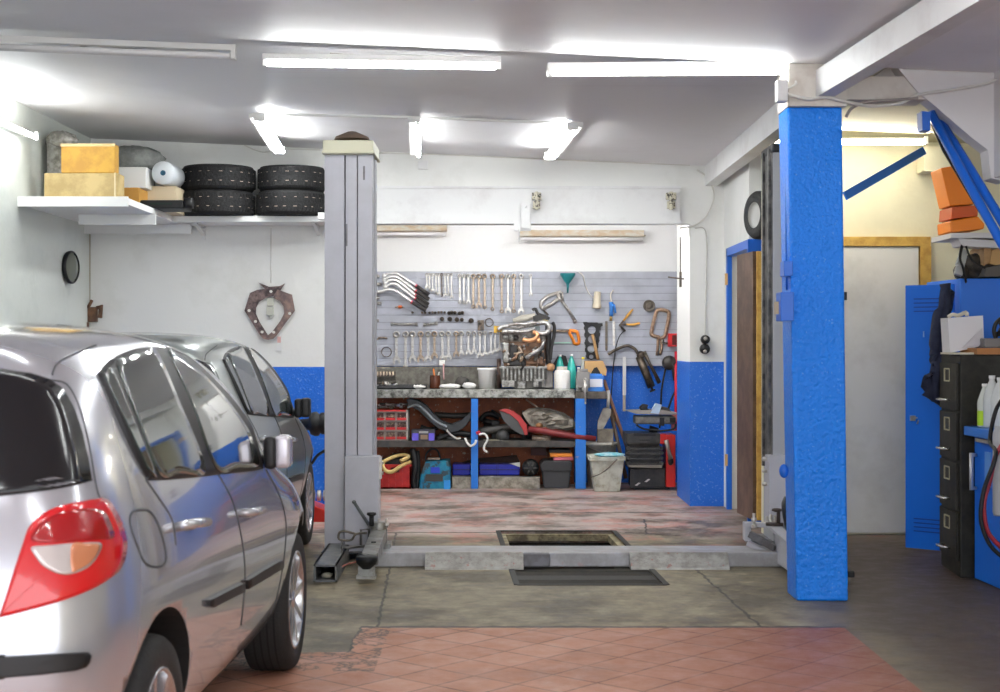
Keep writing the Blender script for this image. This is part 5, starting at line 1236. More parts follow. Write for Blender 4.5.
m = MB(); m.lathe([(.054,.188),(.054,.225),(0,.225)], o=c, n=28, cap=False); m.build('lid', mat('lid_grey', (.52,.48,.43), .5), t)
m = MB(); m.prism([P(552,366,15.42),P(559,354,15.42),P(566,356,15.42),P(569,366,15.42)], (0,.03,0)); tag(m.build('dark_funnel', blk2), 'black funnel edge showing behind the turquoise bottle', 'funnel')
t, c = bottle('clear spray bottle with a bright yellow nozzle', 583, 15.25, .030, .34, .013, mat('clear_plastic', (.55,.56,.54), .2), mat('nozzle_yellow', (.90,.72,.02), .4))
bottle('short clear bottle beside the spray bottle', 578.5, 15.05, .028, .24, .012, mat('clear_plastic2', (.42,.42,.40), .2), shm)
t = thing('cardboard_box', 'small brown cardboard box with its flap open at the bench end', 'box', P(595,370,15.2))
a = P(584.5,361,15.2); b = P(603,375,15.2)
m = MB(); m.box((a.x,15.15,b.z-.09),(b.x,15.40,a.z)); m.build('carton', card, t)
m = MB(); m.prism([P(603,361,15.15),P(607,370,15.15),P(606,376,15.15),P(603,374,15.15)], (0,.2,0)); m.build('flap', card, t)
m = MB(); m.prism([P(590,375,15.14),P(594,368,15.14),P(597,367,15.14),P(600,372,15.14),P(601,375,15.14)], (0,.008,0)); m.build('print', blk2, t)
t = thing('blue_carton', 'small blue and white carton in front of the cardboard box', 'box', P(596,384,15.0))
a = P(587,376,15.0); b = P(603.5,387.5,15.0)
m = MB(); m.box((a.x,15.0,bz-.021),(b.x,15.14,a.z)); m.prism([P(588,373.5,15.05),P(602,374,15.05),P(603,377,15.0),P(587,377,15.0)], (0,.06,0)); m.build('carton', mat('carton_blue', (.04,.20,.62), .5), t)
m = MB(); m.box(P(588.5,379,14.997),P(602.5,387,15.0)); m.build('label_panel', mat('carton_white', (.72,.73,.78), .4), t)
t = thing('bench_vise', 'small grey bench vise at the right end of the workbench', 'vise', P(585,385,14.95))
m = MB(); m.box(P(577,388,14.93),P(590,372,14.93)+Vector((0,.12,0))); m.box(P(580,372,14.93),P(588,369,14.93)+Vector((0,.1,0))); m.box(P(583,392,14.88),P(588,380,14.88)+Vector((0,.025,0))); m.build('jaw', mat('vise_grey', (.26,.25,.24), .5,.3), t, bevel=.006)
m = MB(); m.cyl(P(585.5,385,14.80),P(585.5,385,14.95),.016); m.tube([P(585,379,14.80),P(585.5,403,14.80)], .009); m.ball(P(585,379,14.8),.013,n=8); m.ball(P(585.5,403,14.8),.013,n=8); m.build('handle', steel, t)
# ---------------------------------------------------------------- the shelf under the bench
s5 = lambda x: 370+x/4.944
sz = shz+.001
t = thing('drawer_organiser', 'grey organiser with three rows of red drawers on the bench\'s lower shelf', 'organiser', P(388,443,15.0))
a = P(370,411,14.97); b = P(408,443,14.97)
m = MB(); m.box((a.x,15.0,sz),(b.x,15.25,a.z)); m.box((a.x,14.965,a.z-.012),(b.x,15.0,a.z+.01)); m.box((b.x-.018,14.965,sz),(b.x,15.0,a.z)); 
for z in (sz,(sz+a.z)/2-.055,(sz+a.z)/2+.045): m.box((a.x,14.965,z),(b.x,15.0,z+.012))
m.build('cabinet', mat('organiser_grey', (.42,.40,.36), .5), t)
H = (a.z-sz)/3
for r_ in range(3):
    for c_ in range(3):
        x0 = Xp(374.5+c_*11.2,14.97); x1 = Xp(384+c_*11.2,14.97); z0 = sz+.012+r_*H*.97
        m = MB(); m.box((x0,14.955,z0),(x1,15.0,z0+H*.25)); d = m.build('drawer', mat('drawer_red', (.50,.02,.02), .35), t)
        m = MB(); m.box((x0+.005,14.975,z0+H*.25),(x1-.005,14.998,z0+H*.74)); m.build('contents', mat('contents_mixed', (.04,.012,.01), .6, col2=(.35,.28,.20), nscale=55, lo=.52, hi=.62), d)
m = MB(); m.box((a.x,14.96,a.z-.005),(b.x-.02,14.967,a.z+.012)); m.build('red_edge', mat('drawer_red', (.5,.02,.02), .35), t)
rnd = random.Random(31)
for k in range(16):
    p = Vector((Xp(376+rnd.random()*27,15.05),15.0+rnd.random()*.15,a.z+.03+rnd.random()*.035)); q = p+Vector((rnd.uniform(-.09,.09),rnd.uniform(-.05,.05),rnd.uniform(-.015,.015)))
    m = MB(); m.tube([p,q], .010+rnd.random()*.008, n=8); tag(m.build('socket_bar', steel if k%3 else dsteel), 'loose socket bar heaped on top of the red drawer organiser', 'tool', 'tools heaped on the drawer organiser')
m = MB(); pts = [(180,195),(200,190),(240,200),(280,225),(310,262),(350,300),(400,318),(450,300),(490,262),(520,250),(500,290),(470,330),(440,350),(400,358),(340,340),(290,300),(240,250),(190,225)]
m.prism([c5(x,y,15.05) for x, y in pts], (0,.16,0)); tag(m.build('plastic_fender', mat('fender_black', (.035,.04,.045), .3, col2=(.06,.065,.07), nscale=8), bevel=.006), 'black curved plastic fender liner lying under the bench top', 'fender liner')
m = MB(); m.tube(smoothpath([c5(185,235,15.0),c5(230,222,15.0),c5(270,250,15.0),c5(320,300,15.0),c5(380,330,15.0)],4), .012); tag(m.build('rubber_seal', mat('seal_grey', (.25,.28,.30), .4)), 'grey shiny edge strip along the black fender liner', 'strip')
t = thing('box', 'purple and black battery box on the lower shelf beside the drawers', 'box', P(423,443,15.0))
a = c5(205,345,14.98); b = c5(320,412,14.98)
m = MB(); m.box((a.x,14.98,sz),(b.x,15.15,a.z)); m.build('case', mat('battery_black', (.05,.05,.07), .4), t, bevel=.004)
for x0, x1 in ((208,240),(290,318)):
    m = MB(); m.box(c5(x0,362,14.975),c5(x1,408,14.98)); m.build('label_panel', mat('battery_violet', (.16,.12,.70), .4), t)
m = MB(); m.box(c5(242,352,14.975),c5(288,362,14.98)); m.build('stripe', mat('battery_grey', (.4,.4,.38), .5), t)
m = MB(); m.box(c5(250,370,14.975),c5(285,392,14.98)); m.build('stripe', mat('battery_brown', (.3,.2,.12), .5), t)
# clutter of arms, hoses and lamps
darkm = [blk2, mat('clutter_grey', (.075,.072,.068), .45,.3), mat('clutter_char', (.025,.023,.021), .5)]
def bars(name, lab, cat, lst, mt, d=15.1, group=None):
    m = MB()
    for (pts, r) in lst: m.tube(smoothpath([c5(x,y,d) for x, y in pts],3), r)
    return tag(m.build(name, mt), lab, cat, group)
bars('drive_shaft', 'grey drive shaft lying across the lower shelf behind the fender liner', 'shaft', [([(320,270),(420,276),(500,272)],.028)], darkm[1], 15.3)
bars('steel_tube', 'dark steel tube slanting up to the middle bench leg from the left', 'tube', [([(430,330),(470,300),(510,278)],.03)], darkm[0], 15.15)
bars('suspension_arm', 'black suspension arm lying left of the middle bench leg', 'arm', [([(330,392),(380,372),(440,362),(500,372)],.030),([(340,370),(420,395),(480,400)],.022)], darkm[0], 15.1)
bars('lever', 'thin grey lever poking forward left of the middle bench leg', 'lever', [([(378,345),(400,370),(430,388),(448,385)],.010)], steel, 14.93)
bars('steering_rack', 'ribbed dark steering rack lying right of the middle bench leg', 'steering rack', [([(540,355),(600,345),(680,332),(745,325)],.042)], darkm[1], 15.15)
bars('coil', 'black bent bracket standing behind the middle bench leg', 'bracket', [([(545,300),(570,270),(600,268),(640,285)],.026),([(560,300),(640,320)],.03)], darkm[0], 15.3)
bars('hose', 'white hose end dangling over the shelf edge left of the bench leg', 'hose', [([(470,385),(480,410),(500,425),(520,412),(525,395)],.012)], whitep, 14.88)
bars('hose', 'white hose end dangling over the shelf edge right of the bench leg', 'hose', [([(540,370),(565,365),(582,390),(565,425),(565,445),(580,455)],.011)], whitep, 14.87)
bars('red_cable', 'small red connector by the middle bench leg', 'connector', [([(532,352),(538,366)],.022)], mat('conn_red', (.6,.02,.05), .4), 14.9)
m = MB(); m.ball(c5(655,378,15.1),1,n=14,sc=(.07,.07,.075),jit=.2,rnd=random.Random(8)); tag(m.build('blower_housing', mat('housing_grey', (.045,.045,.045), .5)), 'round grey-black housing on the lower shelf left of the red lamp', 'housing')
m = MB(); m.box(c5(640,404,14.95),c5(780,400,14.95)+Vector((0,.1,0))); m.box(c5(560,408,15.0),c5(640,396,15.0)+Vector((0,.1,0))); tag(m.build('flat_bars', mat('bar_beige', (.45,.40,.28), .5)), 'flat beige strip lying on the shelf under the red-rimmed lamp', 'strip')
bars('spring', 'dark coil-shaped rod lying at the back of the shelf behind the purple box', 'rod', [([(250,330),(300,345),(345,330),(380,350)],.024)], darkm[1], 15.32)
bars('exhaust_pipe', 'black exhaust pipe lying at the back between the middle leg and the heat shield', 'pipe', [([(560,330),(640,345),(760,350),(830,340)],.035)], darkm[2], 15.34)
bars('torsion_bar', 'thin black bar leaning behind the red-rimmed lamp', 'bar', [([(600,250),(680,300),(790,395)],.014)], darkm[0], 15.25)
m = MB(); m.box(c5(600,300,15.22),c5(640,400,15.22)+Vector((0,.1,0))); tag(m.build('dark_case', darkm[2], bevel=.01), 'small dark case upright behind the steering rack', 'case')
m = MB(); m.box(c5(750,250,15.3),c5(790,400,15.3)+Vector((0,.06,0))); tag(m.build('black_board', darkm[0], bevel=.01), 'black board upright between the red-rimmed lamp and the heat shield', 'board')
t = thing('car_lamp', 'loose car lamp with a dark lens and bright red rim on the lower shelf', 'car lamp', c5(710,300,15.0))
rimp = [(640,250),(670,240),(710,252),(745,280),(775,320),(780,370),(765,372),(755,345),(730,300),(690,268)]
m = MB(); m.prism([c5(x,y,14.98) for x, y in rimp], (0,.12,0)); m.build('rim', mat('lamp_rim_red', (.42,.02,.02), .25), t, bevel=.004)
m = MB(); m.prism([c5(x,y,15.0) for x, y in ((640,252),(690,268),(730,300),(755,345),(765,372),(740,365),(700,340),(660,300))], (0,.12,0)); m.build('lens', mat('lamp_lens_dark', (.05,.05,.05), .2), t)
t = thing('metal_shield', 'crumpled dull silver heat shield leaning on the lower shelf at the right', 'heat shield', c6(150,300,15.1))
shp = [(10,262),(40,240),(90,234),(150,240),(220,262),(262,292),(285,335),(230,345),(180,338),(130,345),(90,335),(55,330),(30,295)]
m = MB()
q, fs = poly_rings([(a,b) for a, b in shp], 6)
rnd = random.Random(4); m.add([c6(x,y,15.05+rnd.uniform(-.02,.02)) for x, y in q], fs, 0, False); g_ = m.build('sheet', mat('shield_alu', (.20,.18,.15), .45,.5, col2=(.34,.31,.26), nscale=12), t); sd_ = g_.modifiers.new('s','SOLIDIFY'); sd_.thickness = .008
m = MB(); m.ball(c6(95,325,14.98),.04,n=10,sc=(1,1,.8)); m.ball(c6(125,345,14.97),.03,n=10); m.build('rusty_flange', mat('flange_rust', (.24,.12,.05), .5,.4), t)
m = MB(); m.tube([c6(40,342,14.93),c6(110,350,14.93),c6(250,375,14.93),c6(375,390,14.93)], .035, rad=[.03,.034,.032,.028]); tag(m.build('red_strut', mat('strut_red', (.20,.02,.022), .4)), 'dull red round bar lying along the shelf and sticking out past the bench leg', 'bar')
m = MB(); m.tube([c6(30,195,15.3),c6(100,245,15.2)], .010); tag(m.build('stick', mat('stick_pale', (.55,.40,.28), .6)), 'thin pale stick standing up behind the silver heat shield', 'stick')
m = MB(); m.tube([c6(60,385,14.98),c6(150,392,14.98)], .03); m.box(c6(0,400,14.95),c6(70,408,14.95)+Vector((0,.08,0))); m.ball(c6(130,380,15.0),.04,n=8,sc=(1.3,1,.7)); tag(m.build('silver_tool', steel3), 'dull silver tool lying in front of the red bar', 'tool')
# floor level below the bench
t = thing('crate', 'red plastic crate on the floor under the bench\'s left end', 'crate', P(396,491,15.0))
a = P(380,464,14.95); b = P(411,491,14.95)
redc = mat('crate_red', (.55,.025,.02), .4, col2=(.38,.015,.015), nscale=8)
m = MB(); w = .012; x0, x1, y0, y1, z1 = a.x, b.x, 14.9, 15.25, a.z
for p, q in (((x0,y0,.002),(x1,y0+w,z1)),((x0,y1-w,.002),(x1,y1,z1)),((x0,y0,.002),(x0+w,y1,z1)),((x1-w,y0,.002),(x1,y1,z1)),((x0,y0,.002),(x1,y1,.02))): m.box(p, q)
m.box((x0-.01,y0-.01,z1-.02),(x1+.01,y0+.0,z1)); 
for k in range(5): xx = x0+.02+(x1-x0-.04)*k/4; m.box((xx-.005,y0-.008,.01),(xx+.005,y0,z1-.02))
m.build('tub', redc, t)
m = MB(); m.box((x0+.11,y0-.012,z1-.08),(x1-.11,y0-.009,z1-.03)); m.build('grip_hole', mat('grip_dark2', (.08,.01,.01), .6), t)
m = MB(); m.tube(smoothpath([c5(150,500,14.85),c5(190,478,14.9),c5(150,470,15.0),c5(90,490,14.95),c5(62,512,14.88),c5(75,545,14.86),c5(110,552,14.86),c5(160,520,14.87),c5(200,505,14.95)],5), .020); tag(m.build('yellow_hose', mat('hose_yellow', (.72,.52,.20), .45)), 'coiled yellow hose spilling out of the red crate', 'hose')
m = MB(); m.tube(smoothpath([c5(210,440,15.0),c5(225,520,14.95),c5(215,600,14.95),c5(225,645,14.95)],4), .03); m.tube(smoothpath([c5(235,450,15.0),c5(240,540,15.0),c5(232,640,14.95)],4), .02); tag(m.build('black_hose', blk2), 'bundle of black hoses between the red crate and the turquoise case', 'hose')
m = MB(); m.box((Xp(381,15.1),15.0,z1-.05),(Xp(407,15.1),15.2,z1+.04)); m.ball(Vector((Xp(400,15.1),15.1,z1+.05)),1,n=12,sc=(.13,.07,.05),jit=.3,rnd=random.Random(9)); tag(m.build('hose_bundle', darkm[2]), 'dark tangle of hoses filling the red crate', 'hose')
t = thing('welding_case', 'battered turquoise metal case with a wire handle under the bench', 'case', P(436,491,15.0))
teal = mat('case_turquoise', (.0,.13,.25), .45, col2=(.01,.24,.36), nscale=9, spots=.85, spotcol=(.04,.04,.035), spotscale=11, spotlo=.53)
m = MB(); m.prism([c5(245,640,14.9),c5(245,600,14.9),c5(258,540,14.9),c5(275,503,14.9),c5(390,497,14.9),c5(397,540,14.9),c5(398,642,14.9),c5(300,650,14.9)], (0,.3,0)); 
for v in m.v: v.z = max(v.z, .002)
m.build('body', teal, t, bevel=.008)
m = MB(); m.box(c5(365,595,14.88),c5(398,640,14.9)); m.build('patch', mat('patch_blue', (.03,.28,.70), .4), t)
m = MB(); m.box(c5(300,530,14.893),c5(345,558,14.9)); m.build('patch', mat('patch_ultra', (.02,.05,.5), .4), t)
m = MB(); m.box(c5(275,565,14.893),c5(360,600,14.9)); m.build('vent_grille', mat('patch_dark', (.05,.045,.04), .5), t)
m = MB(); m.tube(smoothpath([c5(275,503,15.0),c5(278,465,15.0),c5(305,440,15.0),c5(335,450,15.0),c5(350,497,15.0)],5), .009); m.build('handle', blk2, t)
m = MB(); m.box(c5(285,492,14.95),c5(345,485,14.95)+Vector((0,.1,0))); m.build('top_rail', steel3, t)
ub = mat('ultramarine_metal', (.01,.02,.48), .3)
for i, (x0, x1, y0, y1) in enumerate(((408,497,515,585),(540,740,515,582))):
    t = thing('toolbox', ('deep blue metal toolbox under the bench, left of the middle leg','long deep blue metal toolbox under the bench, right of the middle leg')[i], 'toolbox', c5((x0+x1)/2,583,15.1))
    a = c5(x0,y0,15.12); b = c5(x1,y1,15.12); zlo = .115
    m = MB(); m.box((a.x,15.12,zlo if i else .115),(b.x,15.38,a.z)); m.build('body', ub, t, bevel=.012)
    m = MB(); m.box((a.x-.005,15.11,a.z-.06),(b.x+.005,15.125,a.z-.05)); m.build('lid_seam', mat('seam_navy', (.005,.01,.2), .4), t)
    if i:
        for x in (625,633): m = MB(); m.box(c5(x,y0,15.11),c5(x+2,y1,15.12)); m.build('rib', mat('seam_navy', (.005,.01,.2), .4), t)
        m = MB(); m.prism([c5(690,512,15.11),c5(742,505,15.11),c5(742,530,15.11)], (0,.01,0)); m.build('torn_label', whitep, t)
    m = MB(); m.box((a.x,15.14,.0),(b.x,15.36,.113)); m.build('stand', grime, t)
m = MB(); m.prism([c5(440,512,15.3),c5(520,488,15.3),c5(650,480,15.3),c5(725,472,15.3),c5(742,506,15.3),c5(690,516,15.3)], (0,.08,0)); tag(m.build('dark_cloth', mat('cloth_brown', (.05,.025,.018), .8)), 'dark brown cloth lying over the long blue toolbox', 'cloth')
t = thing('round_motor', 'round black motor on a grimy block beside the black lidded box', 'motor', P(531,478,15.0))
c = c6(52,560,15.05); c.z = .200; m = MB(); m.lathe([(0,-.08),(.05,-.08),(.075,-.06),(.085,0),(.085,.04),(0,.04)], o=c, ax=(0,1,0), n=24, cap=False); m.build('body', blk2, t)
for k in range(6):
    a = 2*PI*k/6; m = MB(); m.tube([c+Vector((0.03*math.cos(a),-.085,.03*math.sin(a))),c+Vector((0.07*math.cos(a),-.07,.07*math.sin(a)))], .008, n=6); m.build('spoke', darkm[1], t)
t = thing('storage_box', 'black lidded plastic box on the floor at the right end under the bench', 'box', P(555,487,15.0))
a = c6(108,540,14.95); b = c6(252,628,14.95)
m = MB(); m.prism([(a.x+.02,14.95,.002),(b.x-.02,14.95,.002),(b.x,14.95,a.z),(a.x,14.95,a.z)], (0,.3,0)); m.build('tub', mat('tub_black', (.035,.036,.04), .45), t, bevel=.01)
m = MB(); m.prism([c6(98,520,14.93),c6(108,505,14.93),c6(120,498,14.93),c6(245,498,14.93),c6(258,512,14.93),c6(256,548,14.93),c6(104,548,14.93)], (0,.34,0)); m.build('lid', mat('lid_black', (.025,.025,.028), .4), t, bevel=.01)
zl = c6(0,498,14.93).z
a = c6(150,478,15.0); b = c6(262,497,15.0)
for lab, mt, (x0, y0, x1, y1) in (('pink flat box lying on the black lidded box', mat('flat_pink', (.50,.12,.16), .5), (165,480,262,497)),('orange flat case lying on the pink flat box', mat('flat_orange', (.80,.25,.02), .4), (150,460,258,480)),('dark flat case on top of the orange one', blk2, (145,444,250,460))):
    m = MB(); m.box(c6(x0,y0,14.98),c6(x1,y1-1,14.98)+Vector((0,.22,0))); o = m.build('flat_case', mt, bevel=.004); tag(o, lab, 'case')
m = MB(); m.box(c6(55,430,15.3),c6(130,472,15.3)+Vector((0,.1,0))); m.build('maroon_box', mat('box_maroon', (.10,.02,.02), .5)); tag(bpy.data.objects['maroon_box'], 'dark maroon box hanging under the lower shelf', 'box')
# ---------------------------------------------------------------- bins and tools right of the bench
def ptub(m, x0, x1, yt, yb, d, dep, taper, w=.012):
    a = c6(x0,yt,d); b = c6(x1,yb,d)
    o = [(a.x,d,a.z),(b.x,d,a.z),(b.x,d+dep,a.z),(a.x,d+dep,a.z)]; u = [(a.x+taper,d+taper,.003),(b.x-taper,d+taper,.003),(b.x-taper,d+dep-taper,.003),(a.x+taper,d+dep-taper,.003)]
    oi = [(a.x+w,d+w,a.z),(b.x-w,d+w,a.z),(b.x-w,d+dep-w,a.z),(a.x+w,d+dep-w,a.z)]; ui = [(a.x+taper+w,d+taper+w,.02),(b.x-taper-w,d+taper+w,.02),(b.x-taper-w,d+dep-taper-w,.02),(a.x+taper+w,d+dep-taper-w,.02)]
    m.add(o+u+oi+ui, [(0,1,5,4),(1,2,6,5),(2,3,7,6),(3,0,4,7),(4,5,6,7),(0,8,9,1),(1,9,10,2),(2,10,11,3),(3,11,8,0),(8,12,13,9),(9,13,14,10),(10,14,15,11),(11,15,12,8),(12,15,14,13)])
    return a, b
gtub = mat('tub_grimy', (.56,.57,.48), .6, col2=(.30,.27,.19), nscale=10, lo=.45, hi=.70)
t = thing('waste_bin', 'grimy pale square bin on the floor right of the bench', 'bin', P(606,490,14.7))
m = MB(); a, b = ptub(m, 350, 516, 484, 645, 14.55, .42, .04); m.build('tub', gtub, t, bevel=.006)
m = MB(); a = c6(342,480,14.53); b = c6(522,497,14.53); w=.02
for p, q in (((a.x,14.53,b.z),(b.x,14.55,a.z)),((a.x,14.97,b.z),(b.x,14.99,a.z)),((a.x,14.53,b.z),(a.x+w,14.99,a.z)),((b.x-w,14.53,b.z),(b.x,14.99,a.z))): m.box(p, q)
m.build('rim', gtub, t, bevel=.004)
m = MB(); m.tube(smoothpath([c6(350,580,14.54),c6(390,565,14.53),c6(430,540,14.52),c6(465,505,14.52),c6(480,490,14.53)],4), .006); m.build('cord', dsteel, t)
crumple('paper_wipes', 'turquoise and white crumpled wipes heaped in the grimy bin', 'wipes', c6(440,478,14.75), (.16,.12,.03), mat('wipes_teal', (.55,.75,.78), .6, col2=(.08,.45,.55), nscale=12), 6)
t = thing('bucket', 'round dirty white bucket behind the grimy square bin', 'bucket', P(601,487,15.1))
c = Vector((Xp(601,15.25),15.25,.003))
m = MB(); hh = Z(443,15.1)
m.lathe([(0,0),(.135,0),(.158,hh-.03),(.166,hh-.03),(.166,hh),(.156,hh),(.13,.03),(0,.03)], o=c, n=36, cap=False); m.build('tub', mat('bucket_dirty', (.60,.57,.52), .55, col2=(.38,.34,.28), nscale=10, lo=.45, hi=.7), t)
m = MB(); m.tube(smoothpath([c+Vector((-.165,0,hh-.02)),c+Vector((-.12,-.12,hh-.06)),c+Vector((0,-.17,hh-.10)),c+Vector((.06,-.16,hh-.08))],5), .006); m.build('handle', dsteel, t)
t = thing('scraper', 'pale worn wooden paddle standing in the round bucket', 'paddle', c6(410,300,15.1))
m = MB(); m.prism([c6(385,300,15.1),c6(410,240,15.1),c6(432,232,15.1),c6(450,245,15.1),c6(448,275,15.1),c6(410,345,15.1),c6(382,342,15.1),c6(383,320,15.1)], (0,.03,0)); m.build('blade', mat('paddle_pale', (.46,.43,.36), .6, col2=(.3,.27,.22), nscale=10), t, bevel=.004)
m = MB(); m.tube([c6(435,235,15.1),c6(437,190,15.08),c6(436,150,15.08)], .017); m.build('handle', mat('paddle_handle', (.62,.60,.55), .5), t)
m = MB(); m.box(c6(382,340,15.12),c6(462,430,15.12)+Vector((0,.06,0))); o = m.build('wood_block', mat('block_taupe', (.27,.23,.18), .7, col2=(.16,.13,.1), nscale=10), bevel=.008); tag(o, 'taupe wooden block standing in the round bucket', 'block')
def rod(lab, p, q, r, mt, cat='pole', name='pole'):
    m = MB(); m.tube([p,q], r); return tag(m.build(name, mt), lab, cat)
rod('brown wooden pole leaning from the bench end down to the right', c6(415,100,15.3), c6(526,425,15.2), .018, mat('pole_brown', (.30,.15,.09), .5))
rod('darker wooden pole leaning beside the brown one', c6(445,240,15.25), c6(524,585,15.2), .020, mat('pole_dark', (.12,.08,.055), .6))
rod('thin orange-brown stick leaning behind the two poles', c6(458,265,15.35), c6(528,415,15.2), .010, mat('stick_orange', (.55,.25,.10), .6), 'stick', 'stick')
# tool trolley
t = thing('tool_trolley', 'black plastic tool trolley with a red side standing at the alcove\'s right', 'tool trolley', P(648,488,15.0))
bp_ = mat('trolley_black', (.030,.030,.030), .45, col2=(.055,.05,.045), nscale=10)
d_ = 14.75
m = MB(); m.box(c6(535,425,d_),c6(700,535,d_)+Vector((0,.4,0))); m.box(c6(550,535,d_+.03),c6(720,632,d_)+Vector((0,.4,0)))
m.build('body', bp_, t, bevel=.01)
m = MB(); m.box(c6(525,362,d_-.03),c6(692,412,d_)+Vector((0,.42,0))); m.prism([c6(525,412,d_-.03),c6(692,412,d_-.03),c6(685,428,d_-.01),c6(535,428,d_-.01)], (0,.42,0)); m.build('top_tray', bp_, t, bevel=.01)
m = MB(); m.box(c6(560,362,d_-.035),c6(670,376,d_-.03)); m.box(c6(590,393,d_-.035),c6(640,398,d_-.03)); m.build('tray_opening', blk2, t)
for y in (428,452,478,503):
    m = MB(); m.box(c6(526,y,d_-.04),c6(545,y+14,d_-.02)); m.box(c6(540,y+8,d_-.03),c6(706,y+16,d_)); m.box(c6(690,y,d_-.04),c6(708,y+14,d_-.02)); m.build('drawer', bp_, t, bevel=.003)
m = MB(); m.prism([c6(530,520,d_-.06),c6(705,520,d_-.06),c6(700,535,d_-.06),c6(545,530,d_-.06)], (0,.06,0)); m.build('lip', mat('lip_grey', (.20,.18,.14), .5), t)
m = MB(); m.box(c6(545,540,d_-.01),c6(560,630,d_+.03)); m.build('leg', bp_, t)
redt = mat('trolley_red', (.52,.02,.015), .35)
m = MB(); m.box(c6(722,370,d_-.01),c6(768,628,d_)+Vector((0,.4,0))); m.box(c6(692,366,d_-.02),c6(724,415,d_)+Vector((0,.3,0))); m.build('side_panel', redt, t, bevel=.008)
m = MB(); m.tube([c6(722,396,d_-.06),c6(732,440,d_-.06),c6(745,490,d_-.06)], .022, rad=[.024,.018,.022]); m.build('crank', mat('crank_grey', (.26,.24,.22), .4,.5), t)
m = MB(); m.ball(c6(744,500,d_-.04),.03,n=12,sc=(1,.5,1.4)); m.build('hub', blk2, t)
m = MB(); m.cyl(c6(655,362,d_+.15),c6(665,330,d_+.15),.04,r2=.05); m.build('post', blk2, t)
for x, y in ((582,612),(630,594)):
    m = MB(); m.prism([c6(x-14,y+8,d_-.02),c6(x+4,y-6,d_-.02),c6(x+14,y-4,d_-.02),c6(x-4,y+10,d_-.02)], (0,.015,0)); m.build('catch', steel, t)
m = MB(); m.box(c6(568,640,d_),c6(740,632,d_)+Vector((0,.35,0)));
for v in m.v: v.z = max(v.z, .002)
m.build('base', blk2, t)
t = thing('bench_grinder', 'dirty metal machine head with a flat tray on top of the tool trolley', 'machine', P(650,420,14.9))
mm_ = mat('machine_grey', (.20,.19,.17), .45,.4, col2=(.10,.09,.08), nscale=14)
m = MB(); m.box(c6(570,278,d_+.02),c6(768,318,d_)+Vector((0,.3,0))); m.build('body', mm_, t, bevel=.012)
m = MB(); m.prism([c6(528,252,d_),c6(700,246,d_),c6(780,262,d_),c6(765,272,d_),c6(580,268,d_)], (0,.34,0)); m.build('tray', mat('tray_taupe', (.32,.29,.25), .4,.4), t, bevel=.004)
m = MB(); m.prism([c6(592,235,d_+.05),c6(610,218,d_+.05),c6(636,222,d_+.05),c6(628,240,d_+.05),c6(650,250,d_+.05),c6(600,254,d_+.05)], (0,.12,0)); m.build('clamp', darkm[0], t, bevel=.01)
m = MB(); m.prism([c6(645,262,d_-.01),c6(672,214,d_-.01),c6(702,222,d_-.01),c6(685,268,d_-.01)], (0,.1,0)); m.build('cloth', mat('cloth_bluewhite', (.42,.55,.68), .6), t)
m = MB(); m.prism([c6(700,230,d_+.02),c6(730,235,d_+.02),c6(755,262,d_+.02),c6(690,262,d_+.02)], (0,.12,0)); m.build('guard', darkm[1], t, bevel=.01)
m = MB(); m.box(c6(690,285,d_),c6(712,325,d_+.02)); m.build('slot', blk2, t)
m = MB(); m.box(c6(740,285,d_),c6(768,310,d_+.02)); m.build('slot', blk2, t)
m = MB(); m.tube(smoothpath([c6(575,320,d_),c6(610,340,d_),c6(650,345,d_),c6(700,350,d_),c6(760,340,d_),c6(770,315,d_)],4), .010); m.build('cable', blk2, t)
m = MB(); m.box(c6(752,265,15.2),c6(780,350,15.2)+Vector((0,.1,0))); tag(m.build('pink_panel', mat('panel_pink', (.60,.16,.12), .5)), 'pinkish red panel standing behind the trolley at the far right', 'panel')
# ---------------------------------------------------------------- annex at the right
m = MB(); m.bar(P(845,196,8.75), P(924,150.5,9.6), .012, .052, up=(-.45,0,.9)); tag(m.build('steel_brace', mat('brace_blue_lit', (.04,.22,.72), .35)), 'flat blue steel brace slanting up from the pillar across the cream wall', 'brace')  # blue lightened to stand in for lamp light on the steel
t = thing('roof_brace', 'pair of thick blue tubes slanting down from the white ceiling corner', 'brace', P(960,180,8.3))
m = MB(); m.tube([P(931,113,8.45),P(960,168,8.25),P(1012,262,8.0),P(1100,425,7.6)], .026); m.build('tube', blues, t)
m = MB(); m.tube([P(937,116,8.55),P(972,172,8.3),P(1012,238,8.05),P(1100,396,7.65)], .026); m.build('tube', blues, t)
m = MB(); m.tube([P(930,118,8.5),P(944,150,8.38),P(1006,254,8.1)], .012); m.build('cable', blk2, t)
m = MB(); m.prism([P(922,111,8.42),P(931,112,8.42),P(930,131,8.42),P(922.5,130,8.42)], (0,.1,0)); m.build('bracket', blues, t)
m = MB(); m.box(P(924,146,11.1),P(952,171,11.1)+Vector((0,.19,0))); m.build('wall_boxing', yel); bpy.data.objects['wall_boxing']['kind'] = 'structure'
